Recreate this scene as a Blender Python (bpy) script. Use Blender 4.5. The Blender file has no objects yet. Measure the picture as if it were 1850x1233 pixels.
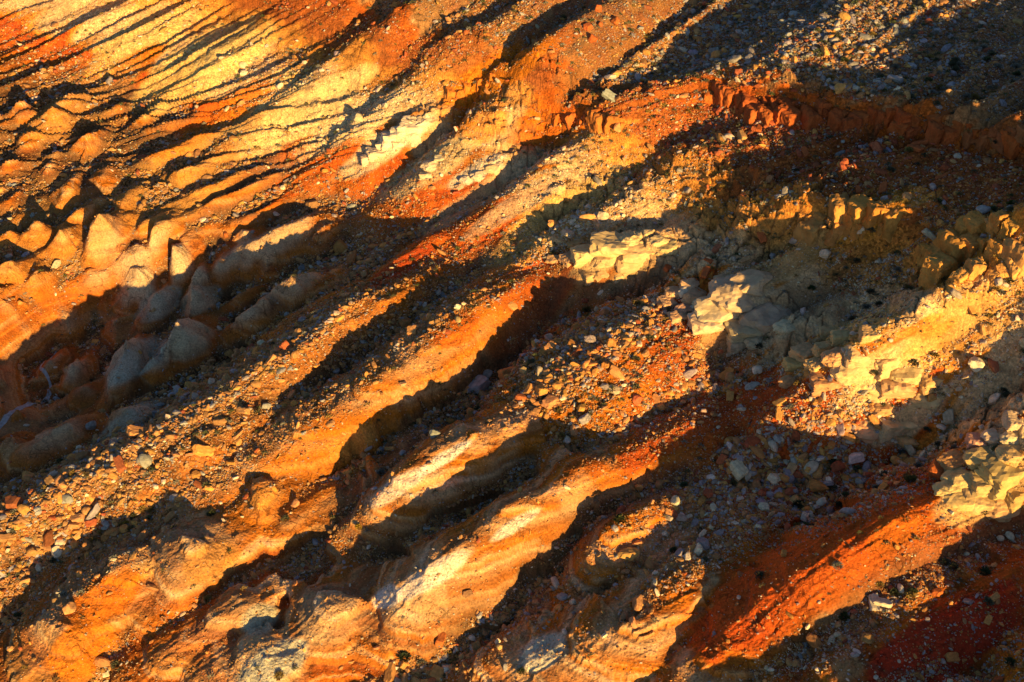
import bpy, math, random
import numpy as np
from mathutils import Vector, Euler, noise as mnoise

R = math.radians
SC = bpy.context.scene
COL = SC.collection
rng = np.random.default_rng(7)
random.seed(7)

# ------------------------------------------------------------------ camera, sky, sun, exposure
CAM_H, PITCH, VFOV = 125.0, 38.0, 34.0
cam_d = bpy.data.cameras.new('camera'); cam = bpy.data.objects.new('camera', cam_d); COL.objects.link(cam)
cam_d.sensor_fit = 'VERTICAL'; cam_d.angle = R(VFOV); cam_d.sensor_height = 24
cam_d.lens = 12 / math.tan(R(VFOV / 2)); cam_d.clip_start = 1; cam_d.clip_end = 5000
cam.location = (0, 0, CAM_H); cam.rotation_euler = (R(90 - PITCH), 0, 0)
SC.camera = cam

SUN_EL = 9.5
SUN_TRAVEL = (-0.43, 0.90)            # ground direction in which the light travels (shadows point this way)
_l = math.hypot(*SUN_TRAVEL); STX, STY = SUN_TRAVEL[0] / _l, SUN_TRAVEL[1] / _l
w = bpy.data.worlds.new('World'); SC.world = w; w.use_nodes = True
nt = w.node_tree; nt.nodes.clear()
sky = nt.nodes.new('ShaderNodeTexSky'); sky.sky_type = 'NISHITA'; sky.sun_disc = False
sky.sun_elevation = R(SUN_EL); sky.sun_rotation = math.atan2(-STX, -STY)
sky.air_density = 0.8; sky.dust_density = 0.4; sky.ozone_density = 2.0
bg = nt.nodes.new('ShaderNodeBackground'); bg.inputs[1].default_value = 0.055
wo = nt.nodes.new('ShaderNodeOutputWorld')
nt.links.new(sky.outputs[0], bg.inputs[0]); nt.links.new(bg.outputs[0], wo.inputs[0])
sd = bpy.data.lights.new('sun', 'SUN'); sun = bpy.data.objects.new('sun', sd); COL.objects.link(sun)
sd.energy = 5.0; sd.angle = R(0.5); sd.color = (1.0, 0.58, 0.17)
ce = math.cos(R(SUN_EL))
sun.rotation_euler = Vector((STX * ce, STY * ce, -math.sin(R(SUN_EL)))).to_track_quat('-Z', 'Y').to_euler()
SC.view_settings.view_transform = 'Standard'; SC.view_settings.look = 'None'
SC.view_settings.gamma = 1; SC.view_settings.exposure = 1.12
SC.view_settings.use_curve_mapping = False
SC.cycles.max_bounces = 4; SC.cycles.diffuse_bounces = 2

# ------------------------------------------------------------------ projection (photo pixels 1850 x 1233 <-> ground)
FPX = 616.5 / math.tan(R(VFOV / 2))
SP, CP = math.sin(R(PITCH)), math.cos(R(PITCH))
def ray(u, v):
    a = u - 925.0; b = 616.5 - v
    return a, FPX * CP + b * SP, -FPX * SP + b * CP
def unproject(u, v, z):
    rx, ry, rz = ray(u, v); t = (z - CAM_H) / rz
    return rx * t, ry * t
def project(x, y, z):
    dz = z - CAM_H
    d = y * CP - dz * SP; up = y * SP + dz * CP
    return 925 + FPX * x / d, 616.5 - FPX * up / d, d

# ------------------------------------------------------------------ numpy noise
_lat = [np.random.default_rng(100 + i).random((256, 256)).astype(np.float32) * 2 - 1 for i in range(12)]
def vnoise(x, y, k=0):
    L = _lat[k % 12]
    xi = np.floor(x); yi = np.floor(y); fx = (x - xi).astype(np.float32); fy = (y - yi).astype(np.float32)
    xi = xi.astype(np.int64) & 255; yi = yi.astype(np.int64) & 255; x1 = (xi + 1) & 255; y1 = (yi + 1) & 255
    fx = fx * fx * (3 - 2 * fx); fy = fy * fy * (3 - 2 * fy)
    a = L[yi, xi]; b = L[yi, x1]; c = L[y1, xi]; d = L[y1, x1]
    return a + (b - a) * fx + (c - a) * fy + (a - b - c + d) * fx * fy
def fbm(x, y, k=0, o=4, g=0.5):
    r = 0; a = 1; s = 0
    for i in range(o):
        c, n = math.cos(i * 1.1), math.sin(i * 1.1)
        r = r + a * vnoise((x * c - y * n) * 2 ** i + 17.3 * i, (x * n + y * c) * 2 ** i + 9.1 * i, k + i); s += a; a *= g
    return r / s
def ridged(x, y, k=0):
    return 1 - 2 * np.abs(vnoise(x, y, k))
def sstep(a, b, x):
    t = np.clip((x - a) / (b - a), 0, 1); return t * t * (3 - 2 * t)
def lerp(a, b, t): return a + (b - a) * t

# ------------------------------------------------------------------ macro relief: strata lines across the photographed slope
KU = np.array([-700, 0, 200, 400, 620, 750, 900, 1000, 1100, 1250, 1400, 1600, 1700, 1850, 2550], float)
def LN(*a): return np.array(a, float)
L5 = LN(-560, -480, -460, -440, -420, -400, -380, -370, -360, -345, -330, -310, -300, -290, -230)
L4T = LN(-330, -250, -180, -100, -5, 60, 120, 160, 180, 168, 178, 195, 205, 228, 330)
C4 = LN(14, 14, 14, 14, 16, 18, 20, 24, 34, 44, 48, 52, 56, 62, 70)
L3T = LN(-230, -170, -80, 10, 120, 165, 205, 245, 285, 335, 368, 385, 385, 395, 520)
C3 = LN(20, 20, 20, 20, 22, 24, 26, 30, 36, 50, 80, 95, 110, 125, 140)
L2T = LN(-150, -70, 45, 120, 195, 235, 290, 340, 400, 470, 530, 600, 650, 730, 1050)
L2B = LN(-60, 20, 112, 200, 290, 330, 400, 500, 545, 625, 700, 810, 880, 990, 1400)
L1B = LN(-20, 75, 145, 245, 360, 500, 590, 690, 790, 900, 1060, 1200, 1270, 1380, 1800)
LBT = L1B + 1150
ZL = [58, None, 41, None, 31, 27, 22, 18, 2]
def macro(ug, vg):
    """ug (n,), vg (m,) -> e, z arrays (m,n)"""
    ys = [np.interp(ug, KU, L) for L in (L5, L4T, L4T + C4, L3T, L3T + C3, L2T, L2B, L1B, LBT)]
    c4 = np.interp(ug, KU, C4); c3 = np.interp(ug, KU, C3)
    h4 = c4 * np.interp(ug, [0, 1000, 1300], [.02, .02, .085]); h3 = c3 * np.interp(ug, [0, 900, 1400], [.05, .05, .062])
    # smooth the strata lines a little along u, monotonic in v
    n = len(ug)
    Y = np.stack(ys)
    rt = np.clip((ug - 1200) / 650, 0, 2.0)          # the hill climbs to the right and turns away from the sun beyond the golden rim
    z4 = np.interp(ug, [300, 700, 1250, 1850, 2550], [41, 38.5, 38, 49.5, 60])
    z3 = 29.5 + 13.5 * rt
    z5 = np.interp(ug, [500, 900, 1420, 1620, 1850, 2550], [62, 61, 57, 51, 48, 58])
    z = np.stack([z5, z4 + h4, z4, z3 + h3, z3, 27 + 7 * rt, 22 + 3 * rt, 18 + 0 * ug, 2 + 0 * ug])
    ev = np.array([6, 4.3, 4, 3, 2.7, 2, 1.6, 1, -2.6])
    E = np.empty((len(vg), n)); Z = np.empty((len(vg), n))
    for i in range(n):
        yy = Y[:, i]
        E[:, i] = np.interp(vg, yy, ev); Z[:, i] = np.interp(vg, yy, z[:, i])
        lo = vg > yy[-1]; Z[lo, i] = z[-1, i] - (vg[lo] - yy[-1]) * .005
        hi = vg < yy[0]; E[hi, i] += (yy[0] - vg[hi]) * .004; Z[hi, i] += (yy[0] - vg[hi]) * .03
    return E, Z
MACRO_BLOBS = [  # cu, cv, along-flow radius, across radius (px), metres
    (330, 600, 360, 120, -8), (100, 720, 220, 110, -3.5), (60, 420, 200, 130, -2.5), (1580, 655, 230, 70, 4.0), (1740, 1100, 160, 60, 0.5), (110, 620, 220, 90, -5.5),
    (900, 880, 300, 100, -1.0),
]
def blobs(U, V):
    r = np.zeros(np.broadcast(U, V).shape)
    for cu, cv, a, b, h in MACRO_BLOBS:
        dx = U - cu; dy = V - cv
        s = dx * .84 - dy * .54; t = dx * .54 + dy * .84
        r += h * np.exp(-(s / a) ** 2 - (t / b) ** 2)
    return r

# sampling grid: fine inside the view, coarse around it
def axis(lo, a, b, hi, fine, coarse):
    mid = np.arange(a, b + fine, fine)
    def out(start, end):
        r, st, x = [], fine, start
        while (x - end) * (1 if end > start else -1) < 0:
            st = min(st * 1.12, coarse); x += st if end > start else -st; r.append(x)
        return r
    return np.array(out(mid[0], lo)[::-1] + list(mid) + out(mid[-1], hi))
ug = axis(-700, -30, 1880, 2500, 1.75, 14); vg = axis(-330, -20, 1260, 2050, 1.75, 14)
E, Zb = macro(ug, vg)
def smooth(A, r):
    # box blur by cumulative sums, twice (index space)
    for _ in range(2):
        for ax in (0, 1):
            P = np.concatenate([np.repeat(A.take([0], ax), r, ax), A, np.repeat(A.take([-1], ax), r, ax)], ax)
            c = np.cumsum(P, ax); c = np.concatenate([np.zeros_like(c.take([0], ax)), c], ax)
            k = 2 * r + 1; n = A.shape[ax]
            A = (c.take(range(k, k + n), ax) - c.take(range(0, n), ax)) / k
    return A
Zr_ = np.clip((ug - 1120) / 220, 0, 1)[None, :]; Zb = smooth(Zb, 20) * (1 - Zr_) + smooth(Zb, 7) * Zr_; E = smooth(E, 4)
U, V = np.meshgrid(ug, vg)
Zb = Zb + blobs(U, V)
X, Y = unproject(U, V, Zb)
def gidx(A, u, v):
    fi = np.interp(u, ug, np.arange(len(ug))); fj = np.interp(v, vg, np.arange(len(vg)))
    i = np.clip(np.floor(fi).astype(int), 0, len(ug) - 2); j = np.clip(np.floor(fj).astype(int), 0, len(vg) - 2)
    a = fi - i; b = fj - j
    return (A[j, i] * (1 - a) + A[j, i + 1] * a) * (1 - b) + (A[j + 1, i] * (1 - a) + A[j + 1, i + 1] * a) * b
def base_at(u, v):
    z = float(gidx(Zb, np.array(float(u)), np.array(float(v)))); x, y = unproject(u, v, z); return x, y, z

# ------------------------------------------------------------------ ridges drawn along their crests: (u, v, height m), widths m on the upper-left / lower-right side
# smooth: 1 = bare clay, 0 = stony ; power = cross profile
RIDGES = [
 ([(1010,755,2),(940,775,4),(863,812,5.5),(803,832,5.5),(732,880,5.5),(685,910,4.5),(640,945,3),(590,1010,1)],8,11,1.7,1),
 ([(1150,800,1.5),(1084,853,4),(1037,866,5),(983,912,5.5),(910,944,6.2),(863,980,6),(816,1013,6),(766,1052,5.5),(715,1076,4.5),(682,1105,2.5)],8,12,1.7,1),
 ([(1235,880,1),(1138,944,4),(1090,975,4.5),(1050,1003,4),(995,1050,2)],6,8,1.7,1),
 ([(1330,1000,2),(1235,1045,4),(1180,1090,5),(1128,1130,6),(1060,1170,5),(980,1225,4)],9,11,1.7,1),
 ([(1430,1060,3),(1340,1125,5),(1270,1190,5),(1200,1260,5)],7,8,1.7,1),
 ([(1780,845,3),(1690,900,5),(1600,955,7),(1500,1005,7.5),(1420,1055,7),(1350,1105,5)],13,10,1.7,.8),
 ([(1890,1070,3),(1750,1120,4.5),(1620,1170,5.5),(1500,1240,6),(1400,1310,5)],8,13,1.7,1),
 ([(720,1075,2),(660,1085,3),(605,1098,5.5),(560,1140,4),(510,1180,2)],6,11,1.4,1),
 ([(570,1185,2),(490,1195,5),(420,1230,3.5)],8,9,2,1),
 ([(480,1095,3),(446,1100,4.5),(380,1140,3.5),(300,1200,3)],5,8,1.5,1),
 ([(470,950,2),(400,980,4),(362,1000,5.5),(320,1050,5),(290,1090,3)],6,12,1.8,1),
 ([(310,1005,3),(240,1032,5),(180,1075,4.5),(140,1120,4)],7,9,1.7,1),
 ([(170,1110,4),(130,1150,5),(100,1200,3)],5,10,1.9,1),
 ([(540,880,1.5),(470,893,4.5),(430,925,2)],5,8,2,1),
 ([(580,915,1.5),(535,935,3),(500,970,2)],4,6,1.7,1),
 ([(1010,490,1),(950,515,3),(880,555,4.5),(800,615,5.2),(720,680,5.5),(640,730,5.5),(560,780,4.8),(480,830,4),(400,880,3.2),(300,960,2.6),(200,1020,2)],6,14,1.6,.75),
 ([(900,440,2),(820,490,3),(700,545,5.5),(640,556,6.5),(580,604,7),(510,662,7.5),(430,722,8),(340,784,8),(240,836,7),(120,896,6),(0,966,5)],9,18,1.35,.15),
 ([(1260,550,4),(1140,620,6),(1040,680,6),(940,725,4.5),(850,790,1.5)],12,14,1.8,0),
 ([(1310,725,1),(1230,762,3),(1170,800,2.8),(1110,840,1.5)],7,6,1.6,.8),
 ([(830,400,1.5),(780,430,3),(720,475,4),(670,520,3),(600,560,1)],5,5,1.5,.8),
 ([(1220,425,2),(1170,440,4),(1080,460,5.5),(1010,490,3),(960,520,1)],6,6,2.2,.9),
 ([(1430,515,3),(1345,540,5),(1270,580,4.5),(1230,600,2)],5,5,2.0,.9),
 ([(1480,560,3),(1400,585,4),(1330,620,3)],4,5,2.0,.9),
 ([(1880,540,4),(1700,610,5),(1600,650,6),(1520,680,6),(1440,690,4),(1370,710,2)],7,11,1.9,.5),
 ([(1920,740,4),(1800,820,5),(1740,870,5),(1700,920,3.5),(1650,960,2)],7,9,2.0,.6),
 ([(360,592,3),(335,604,6.5),(318,630,3)],9,11,1.3,1),
 ([(262,622,3),(248,640,6),(232,680,5),(215,720,3)],6,9,1.4,1),
 ([(262,740,2),(240,748,4.5),(212,790,2.5)],5,8,1.5,1),
 ([(310,530,3),(295,541,5),(268,585,3)],6,8,1.4,1),
 ([(362,530,3),(355,541,5.5),(338,572,2)],6,8,1.3,1),
 ([(285,492,3),(266,504,6),(240,545,3.5)],7,9,1.4,1),
 ([(372,494,3),(364,503,5),(352,522,1)],5,6,1.3,1),
 ([(345,462,3),(328,468,6),(312,498,2)],7,9,1.3,1),
 ([(590,400,2),(540,415,5),(503,430,6),(450,462,4.5)],7,9,1.5,1),
 ([(430,470,4),(400,492,4),(370,520,2)],5,7,1.4,1),
 ([(600,500,2),(560,512,5),(543,518,6),(500,550,4)],7,9,1.5,1),
 ([(490,562,4.5),(450,585,4),(410,612,2)],5,7,1.5,1),
 ([(650,525,2),(610,545,3.5),(580,565,2)],4,6,1.4,.7),
 ([(470,425,2),(450,432,4),(425,455,2)],5,6,1.4,1),
 ([(470,530,2),(440,540,3),(415,560,2)],4,5,1.4,1),
 ([(130,640,2),(100,660,4),(70,690,2)],5,6,1.5,1),
 ([(190,690,2),(160,705,4),(120,735,2)],5,6,1.5,1),
 ([(180,750,2),(140,775,4.5),(80,810,4),(20,830,2)],6,8,1.5,1),
 ([(70,740,1),(40,750,3),(10,770,2)],5,6,1.5,1),
 ([(90,600,2),(50,612,3.5),(20,640,2)],5,6,1.5,1),
 ([(60,560,1),(30,575,3.5),(0,590,3)],5,6,1.5,1),
 ([(295,460,3),(261,474,5),(228,494,3.5)],5,7,1.4,.9),
 ([(212,507,3.5),(185,520,4),(155,538,3.2),(110,548,1)],4,5,1.4,.9),
 ([(310,375,3),(265,385,7),(240,415,3)],6,9,1.3,1),
 ([(310,415,3),(290,425,5),(275,440,2)],5,7,1.3,1),
 ([(250,332,3),(228,338,7),(214,372,3)],6,10,1.2,1),
 ([(205,288,3),(188,297,7.5),(172,335,3)],7,11,1.2,1),
 ([(190,228,3),(164,237,6.5),(140,262,2)],6,9,1.2,1),
 ([(135,180,3),(107,190,7),(80,225,4)],7,10,1.3,1),
 ([(60,236,5),(45,265,3)],6,8,1.3,1),
 ([(55,190,5),(70,215,3)],6,7,1.4,1),
 ([(110,270,3),(95,282,5),(70,300,2)],5,7,1.3,1),
 ([(148,305,3),(127,314,7.5),(108,350,5),(92,380,2)],7,11,1.3,1),
 ([(180,360,3),(152,368,6),(120,400,4)],6,9,1.4,1),
 ([(222,398,3),(203,406,6.5),(180,430,5.5),(155,452,2)],8,9,1.4,1),
 ([(75,415,4),(60,430,3)],6,7,1.4,1),
 ([(25,410,5),(-10,430,4)],6,8,1.5,1),
 ([(40,330,3),(20,345,5),(-10,360,3)],6,7,1.4,1),
 ([(60,480,2),(30,490,4),(-10,505,3)],5,7,1.4,1),
 ([(520,310,1),(470,322,4),(400,350,4),(330,385,3),(280,410,1)],4,6,1.4,1),
 ([(500,285,1),(430,308,3.6),(350,345,3.4),(300,370,2)],4,5,1.4,1),
 ([(480,248,1),(400,275,3.6),(330,305,4.4),(300,315,2)],4,6,1.3,1),
 ([(570,340,1),(490,368,4.4),(420,398,3.8),(330,432,2)],4,6,1.4,1),
 ([(430,225,1),(360,250,3.5),(280,285,3.5),(240,305,1)],4,5,1.4,1),
 ([(380,190,1),(310,218,3.5),(250,245,3),(200,270,1)],4,5,1.4,1),
 ([(1140,-20,3),(1090,20,5),(1010,70,6),(950,125,6),(900,190,6),(840,252,6),(760,320,5),(690,370,2)],9,7,1.5,.9),
 ([(1000,-30,4),(900,50,4),(800,120,4.5),(720,185,3.5),(640,255,4),(560,320,3)],7,6,1.5,.4),
 ([(830,-30,3),(700,55,4),(620,105,3.5),(520,185,2.5),(420,260,2)],6,5,1.5,.4),
 ([(1300,120,3),(1200,175,4.5),(1100,230,4.5),(1000,300,4.5),(900,370,4),(800,430,2)],7,6,1.5,.3),
 ([(800,200,3),(740,232,5),(680,280,4),(600,330,2)],5,5,1.8,.9),
 ([(940,275,2),(860,310,4),(800,350,2.5)],4,5,1.8,.8),
 ([(1620,-40,3),(1500,30,3.5),(1360,100,3.5),(1260,165,2)],24,9,1.5,0),
 ([(620,-30,1),(480,55,1.8),(380,120,2),(300,180,1)],5,5,1.5,.3),
 ([(1320,260,2),(1220,300,3.5),(1120,370,3.5),(1000,430,3),(900,500,2)],6,6,1.6,.3),
]
RIDGES += [([(2060,1190,7),(1920,1280,8.5),(1740,1370,9.5),(1520,1480,9)],14,16,1.6,.6),([(1100,1420,6),(900,1500,7),(700,1600,6)],10,12,1.6,.6)]  # first one: unseen ridge added beyond the lower right to shade the red hill
_r = random.Random(21); _pl = []
for _ in range(900):        # the many smaller fins and cones of the valley, none on top of another
    cu = _r.uniform(-10, 600); cv = _r.uniform(60, 900)
    if cv > 560 + (640 - cu) * .60 - 85 or cv < 200 - .2 * cu or (cu > 330 and cv < 400): continue
    if any(math.hypot(cu - a_, (cv - b_) * 1.3) < 44 for a_, b_ in _pl) or any(min(math.hypot(cu - p_[0], (cv - p_[1]) * 1.3) for p_ in r_[0]) < 40 for r_ in RIDGES): continue
    _pl.append((cu, cv)); L_ = _r.uniform(24, 60); h_ = _r.uniform(2.6, 4.8); s_ = _r.uniform(.45, .75)
    RIDGES.append(([(cu + L_ * .8, cv - L_ * s_ * .8, h_ * .4), (cu, cv, h_), (cu - L_ * .7, cv + L_ * s_, h_ * .4)], _r.uniform(4.5, 6.5), _r.uniform(5.5, 8.5), _r.uniform(1.15, 1.6), _r.choice([1, 1, .8])))
GULLIES = [ # (points u,v,depth), half width m
 ([(1010,525,1.5),(950,600,3),(885,690,3.5),(820,765,3.5),(770,815,3),(700,880,2.5),(620,950,2.5),(560,1020,2)],3.2),
 ([(1240,865,1),(1130,930,2),(1050,985,2),(985,1057,2),(906,1118,2),(810,1170,2)],2.5),
 ([(950,885,1.5),(850,966,2),(749,1010,2),(640,1010,1)],2.2),
 ([(870,480,1),(700,640,2),(550,740,2),(470,775,2),(330,865,2),(190,940,1.5),(0,1060,1.5)],3),
 ([(1850,960,1.5),(1700,1050,2),(1560,1130,2),(1440,1210,2)],3),
 ([(1520,520,1.5),(1400,600,2.5),(1290,670,1.5)],2.5),
 ([(1180,520,1.5),(1050,545,3),(980,560,2)],3),
]
def poly_dist(P, pad):
    """P: list of (x,y,h) world; returns slice, distance, signed side, height interp, arclength"""
    P = np.array(P); x0, y0 = P[:, :2].min(0) - pad; x1, y1 = P[:, :2].max(0) + pad
    m = (X > x0) & (X < x1) & (Y > y0) & (Y < y1)
    js = np.where(m.any(1))[0]; is_ = np.where(m.any(0))[0]
    if not len(js): return None
    sl = (slice(js[0], js[-1] + 1), slice(is_[0], is_[-1] + 1))
    x = XW[sl]; y = YW[sl]
    D = np.full(x.shape, 1e9); S = np.zeros(x.shape); H = np.zeros(x.shape); A = np.zeros(x.shape); acc = 0
    for (ax, ay, ah), (bx, by, bh) in zip(P[:-1], P[1:]):
        dx, dy = bx - ax, by - ay; L = math.hypot(dx, dy)
        t = np.clip(((x - ax) * dx + (y - ay) * dy) / L ** 2, 0, 1)
        ex = x - ax - t * dx; ey = y - ay - t * dy
        d = np.hypot(ex, ey); k = d < D
        D = np.where(k, d, D); S = np.where(k, ex * dy - ey * dx, S); H = np.where(k, ah + (bh - ah) * t, H); A = np.where(k, acc + t * L, A)
        acc += L
    return sl, D, S, H, A
WA = np.interp(V, [350, 900], [1.5, .75])
XW = X + WA * fbm(X / 9, Y / 9, 1, 3) + .3 * fbm(X / 2.5, Y / 2.5, 5, 2)
YW = Y + WA * fbm(X / 9 + 40, Y / 9, 2, 3) + .3 * fbm(X / 2.5, Y / 2.5 + 30, 6, 2)
RL = np.zeros_like(X); CRW = np.zeros_like(X); HR = np.zeros_like(X); SM = np.zeros_like(X); HS = np.full(X.shape, .0); AM = np.zeros_like(X); SK = np.zeros_like(X)
for rk, (pts, wu, wl, pw, sm) in enumerate(RIDGES):
    wp = []
    for (u, v, h) in pts:
        x, y, z = base_at(u, v); d = project(x, y, z)[2]
        vs = v + h * CP * FPX / d
        x, y, z = base_at(u, vs); wp.append((x, y, h))
    r = poly_dist(wp, max(wu, wl) + 3)
    if r is None: continue
    sl, D, S, H, A = r
    wsc = 1.0; mv = np.mean([p_[1] for p_ in pts]); mu_ = np.mean([p_[0] for p_ in pts])
    if rk < 2: H = H * 1.42; pw = 1.35
    elif mv > 700: H = H * 1.22
    elif mv > 420 and mu_ < 620 and sm > .5: H = H * 1.3; wsc = .74; pw = 1.2
    elif mu_ < 560 and sm > .5: H = H * random.uniform(.45, .75); wsc = random.uniform(.42, .62); pw = random.uniform(1.15, 1.7); wl = wl * .9; pts = [(pts[0][0] + 26, pts[0][1] - 14, pts[0][2] * .5)] + list(pts) + [(pts[-1][0] - 26, pts[-1][1] + 18, pts[-1][2] * .5)]
    W = np.where(S > 0, wl, wu).astype(float) * wsc      # S>0: lower-right side when the crest is drawn downhill (up-right to down-left)
    sm_side = sstep(-2.0, 2.0, S / np.maximum(1, np.hypot(np.gradient(A, axis=1), 1)))
    q = D / W
    spur = 1 + .16 * vnoise(A / 2.6 + rk * 7.7, q * 1.2 + rk, rk) + .08 * vnoise(A / .9 + rk * 3.1, q * 1.6, rk + 1)   # rills down the flanks
    q = q / np.where(q > .25, 1 + (spur - 1) * sstep(.1, .6, q), 1)
    prof = np.clip(1 - q ** pw, 0, 1)
    prof = prof * (1 - .12 * prof)                 # slightly concave foot
    hh = H * prof / .88 * (1 + .06 * vnoise(A / 3.5, A * 0 + rk, rk))
    cur = HR[sl]
    k = 1.2
    mx = np.maximum(hh, cur); df = np.clip(1 - np.abs(hh - cur) / k, 0, 1)
    new = mx + (k / 5) * df * df * (np.minimum(hh, cur) > .02)
    SM[sl] = np.where(hh > cur, sm * sstep(.03, .2, prof), SM[sl])
    HR[sl] = new
    if rk < 2: CRW[sl] = np.where(hh > cur, sstep(.34, .0, q + .12 * np.sign(S) + .1 * vnoise(A / 4, q * 0, 3)) * (.45 + .55 * sstep(-.3, .4, vnoise(A / 5.5, A * 0, 7))), CRW[sl])
    stk = .6 * vnoise(A / .55 + rk * 5, q * 1.3 + rk, rk + 2) + .4 * vnoise(A / .23 + rk * 9, q * 2.5, rk + 3)
    rl = ridged(A / 1.7 + rk * 3.3 + .35 * vnoise(q * 2.5, A / 3, 4), q * .45 + rk, rk + 4); rl2 = ridged(A / .75 + rk, q * .8 + rk, rk + 5)
    RL[sl] = np.where(hh > cur, (.5 * rl + .22 * rl2) * sstep(.12, .5, q) * sstep(.0, .15, prof) * np.clip(H / 5, .3, 1.2), RL[sl])
    SK[sl] = np.where(hh > cur, stk * sstep(.08, .35, q) * sstep(.02, .2, prof), SK[sl])
    AM[sl] = np.maximum(AM[sl], sstep(0, .25, prof))
GM = np.zeros_like(X)
for pts, wd in GULLIES:
    wp = [base_at(u, v)[:2] + (h,) for u, v, h in pts]
    r = poly_dist(wp, wd * 2.5)
    if r is None: continue
    sl, D, S, H, A = r
    g = np.clip(1 - D / (wd * 1.6), 0, 1)
    HR[sl] -= H * g ** 1.3; GM[sl] = np.maximum(GM[sl], g)

# ------------------------------------------------------------------ procedural relief running down-slope
FA = R(47)
fs = X * math.cos(FA) + Y * math.sin(FA); ft = -X * math.sin(FA) + Y * math.cos(FA)
# where the photograph shows them, the runnels of the upper slope fan out: shallow at the far end, steeper towards the middle
Mu = np.interp(ug, np.arange(-700, 2600, 50), np.cumsum(np.interp(np.arange(-700, 2600, 50), [-100, 250, 700], [.30, .52, .70]) * 50))[None, :]
kv = sstep(430, 130, V); TI = V + Mu * kv + .63 * (U + 700) * (1 - kv)
ftw = TI * .125 + 1.3 * fbm(X / 26, Y / 26, 3, 2); fs = U * .125 + 40 * 0
rel = 1 - .9 * AM
up = sstep(.6, 1.8, E)                              # upper slope
r1 = ridged(ftw / 8.5, fs / 55, 4); r2 = ridged(ftw / 3.6 + .3 * r1, fs / 26, 5); r3 = ridged(ftw / 1.5, fs / 13, 6)
HP = rel * (1.5 * r1 * lerp(.6, 1, up)) + (.55 + .45 * rel) * (.55 * r2 * lerp(.6, 1.1, up)) * (1 - .75 * SM) + .16 * r3 * (1 - .4 * SM)
HP += .5 * fbm(X / 14, Y / 14, 7, 3) * rel
wx0 = X + 2 * fbm(X / 5, Y / 5, 3, 2); wy0 = Y + 2 * fbm(X / 5 + 9, Y / 5, 4, 2)
# fine rilling of the bare clay
upl = sstep(900, 300, U) * sstep(420, 200, V)
HP += upl * (-1.1 * r1 * rel + 1.0 * ridged(ftw / 3.3, fs / 60, 7) + .7 * ridged(ftw / 1.6, fs / 34, 9) + .25 * ridged(ftw / .9, fs / 14, 3))
mid_ = sstep(600, 420, U) * sstep(330, 430, V) * sstep(900, 780, V) * (1 - AM)
HP += mid_ * (1.2 * ridged(wx0 / 5, wy0 / 5, 2) + .6 * ridged(wx0 / 2.2, wy0 / 2.2, 5))
wx = X + 1.2 * fbm(X / 2.4, Y / 2.4, 3, 2); wy = Y + 1.2 * fbm(X / 2.4 + 9, Y / 2.4, 4, 2)
HP += SM * (.10 * ridged(wx / 3.6, wy / 3.6, 10) + .09 * ridged(wx / 1.3, wy / 1.3, 11) + .04 * ridged(wx / .5, wy / .5, 6)) - .08 * SM
HP += .13 * SK + (.3 + .7 * SM) * (RL - .3 * (RL != 0))
HP += SM * (.05 * ridged(ftw / .75, fs / 5, 8) + .07 * fbm(X / 1.6, Y / 1.6, 9, 3))
Z = Zb + HR + HP
# hard beds: small ledges where the surface crosses them
dip = Z + .05 * X - .03 * Y + .5 * fbm(X / 12, Y / 12, 2, 2)
def ledge(z, per, amp, sharp=.16):
    f = z / per; k = np.floor(f); f = f - k
    return amp * (sstep(0, sharp, f) - f), k, f
LEDM = sstep(1.2, .6, E) * SM * (1 - .8 * sstep(620, 480, V) * sstep(700, 550, U))
blockn0 = fbm(X / 4, Y / 4, 6, 2)
la, lk, lf = ledge(dip + 1.2, 3.1, .65, .10)
la_, lk_, lf_ = ledge(dip + .3 * blockn0, .95, .2, .15)
Z = Z + la * LEDM + la_ * LEDM * sstep(-.1, .3, fbm(X / 8, Y / 8, 4, 2))
# ledgy outcrops in cream, golden and red beds
OUT = np.clip(sstep(1.62, 1.8, E) * (1 - sstep(3.2, 3.5, E)) + sstep(3.9, 4, E) * (1 - sstep(4.3, 4.4, E)), 0, 1)
blockn = fbm(X / 6, Y / 6, 10, 2)
la2, _, lf2 = ledge(Z + .08 * X + 1.2 * blockn, 1.7, .8, .2)
la3, _, _ = ledge(Z + .1 * X + .5 * blockn, .55, .26, .25)
OUTM = OUT * sstep(-.25, .25, fbm(X / 9, Y / 9, 11, 2) + .3 * (SM > .5))
Z = Z + (la2 + la3) * OUTM * (.25 + .75 * sstep(500, 900, U))
# jointed blocks: every cell of rock stands at its own height between open cracks
def cells(x, y, k):
    xi = np.floor(x).astype(np.int64); yi = np.floor(y).astype(np.int64); d1 = np.full(x.shape, 9.); d2 = np.full(x.shape, 9.); hv_ = np.zeros(x.shape)
    for a_ in (-1, 0, 1):
        for b_2 in (-1, 0, 1):
            cx = xi + a_; cy = yi + b_2; px = cx + .5 + .45 * _lat[k][cy & 255, cx & 255]; py = cy + .5 + .45 * _lat[k + 1][cy & 255, cx & 255]
            d = np.hypot(px - x, py - y); n1_ = d < d1
            d2 = np.where(n1_, d1, np.minimum(d2, d)); hv_ = np.where(n1_, _lat[k + 2][cy & 255, cx & 255], hv_); d1 = np.where(n1_, d, d1)
    return d2 - d1, hv_
c1, v1 = cells(X / 2.6 + .5 * fbm(X / 3, Y / 3, 2, 3), Y / 3.6 + .45 * fbm(X / 3 + 7, Y / 3, 3, 3), 0); c2, v2 = cells(X / .9 + .4 * fbm(X, Y, 5, 2), Y / 1.3 + .4 * fbm(X + 5, Y, 6, 2), 4)
JM = np.clip(OUTM * sstep(600, 1000, U) + .35 * OUTM, 0, 1)
CRK = sstep(.12, .0, c1) * JM
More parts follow.
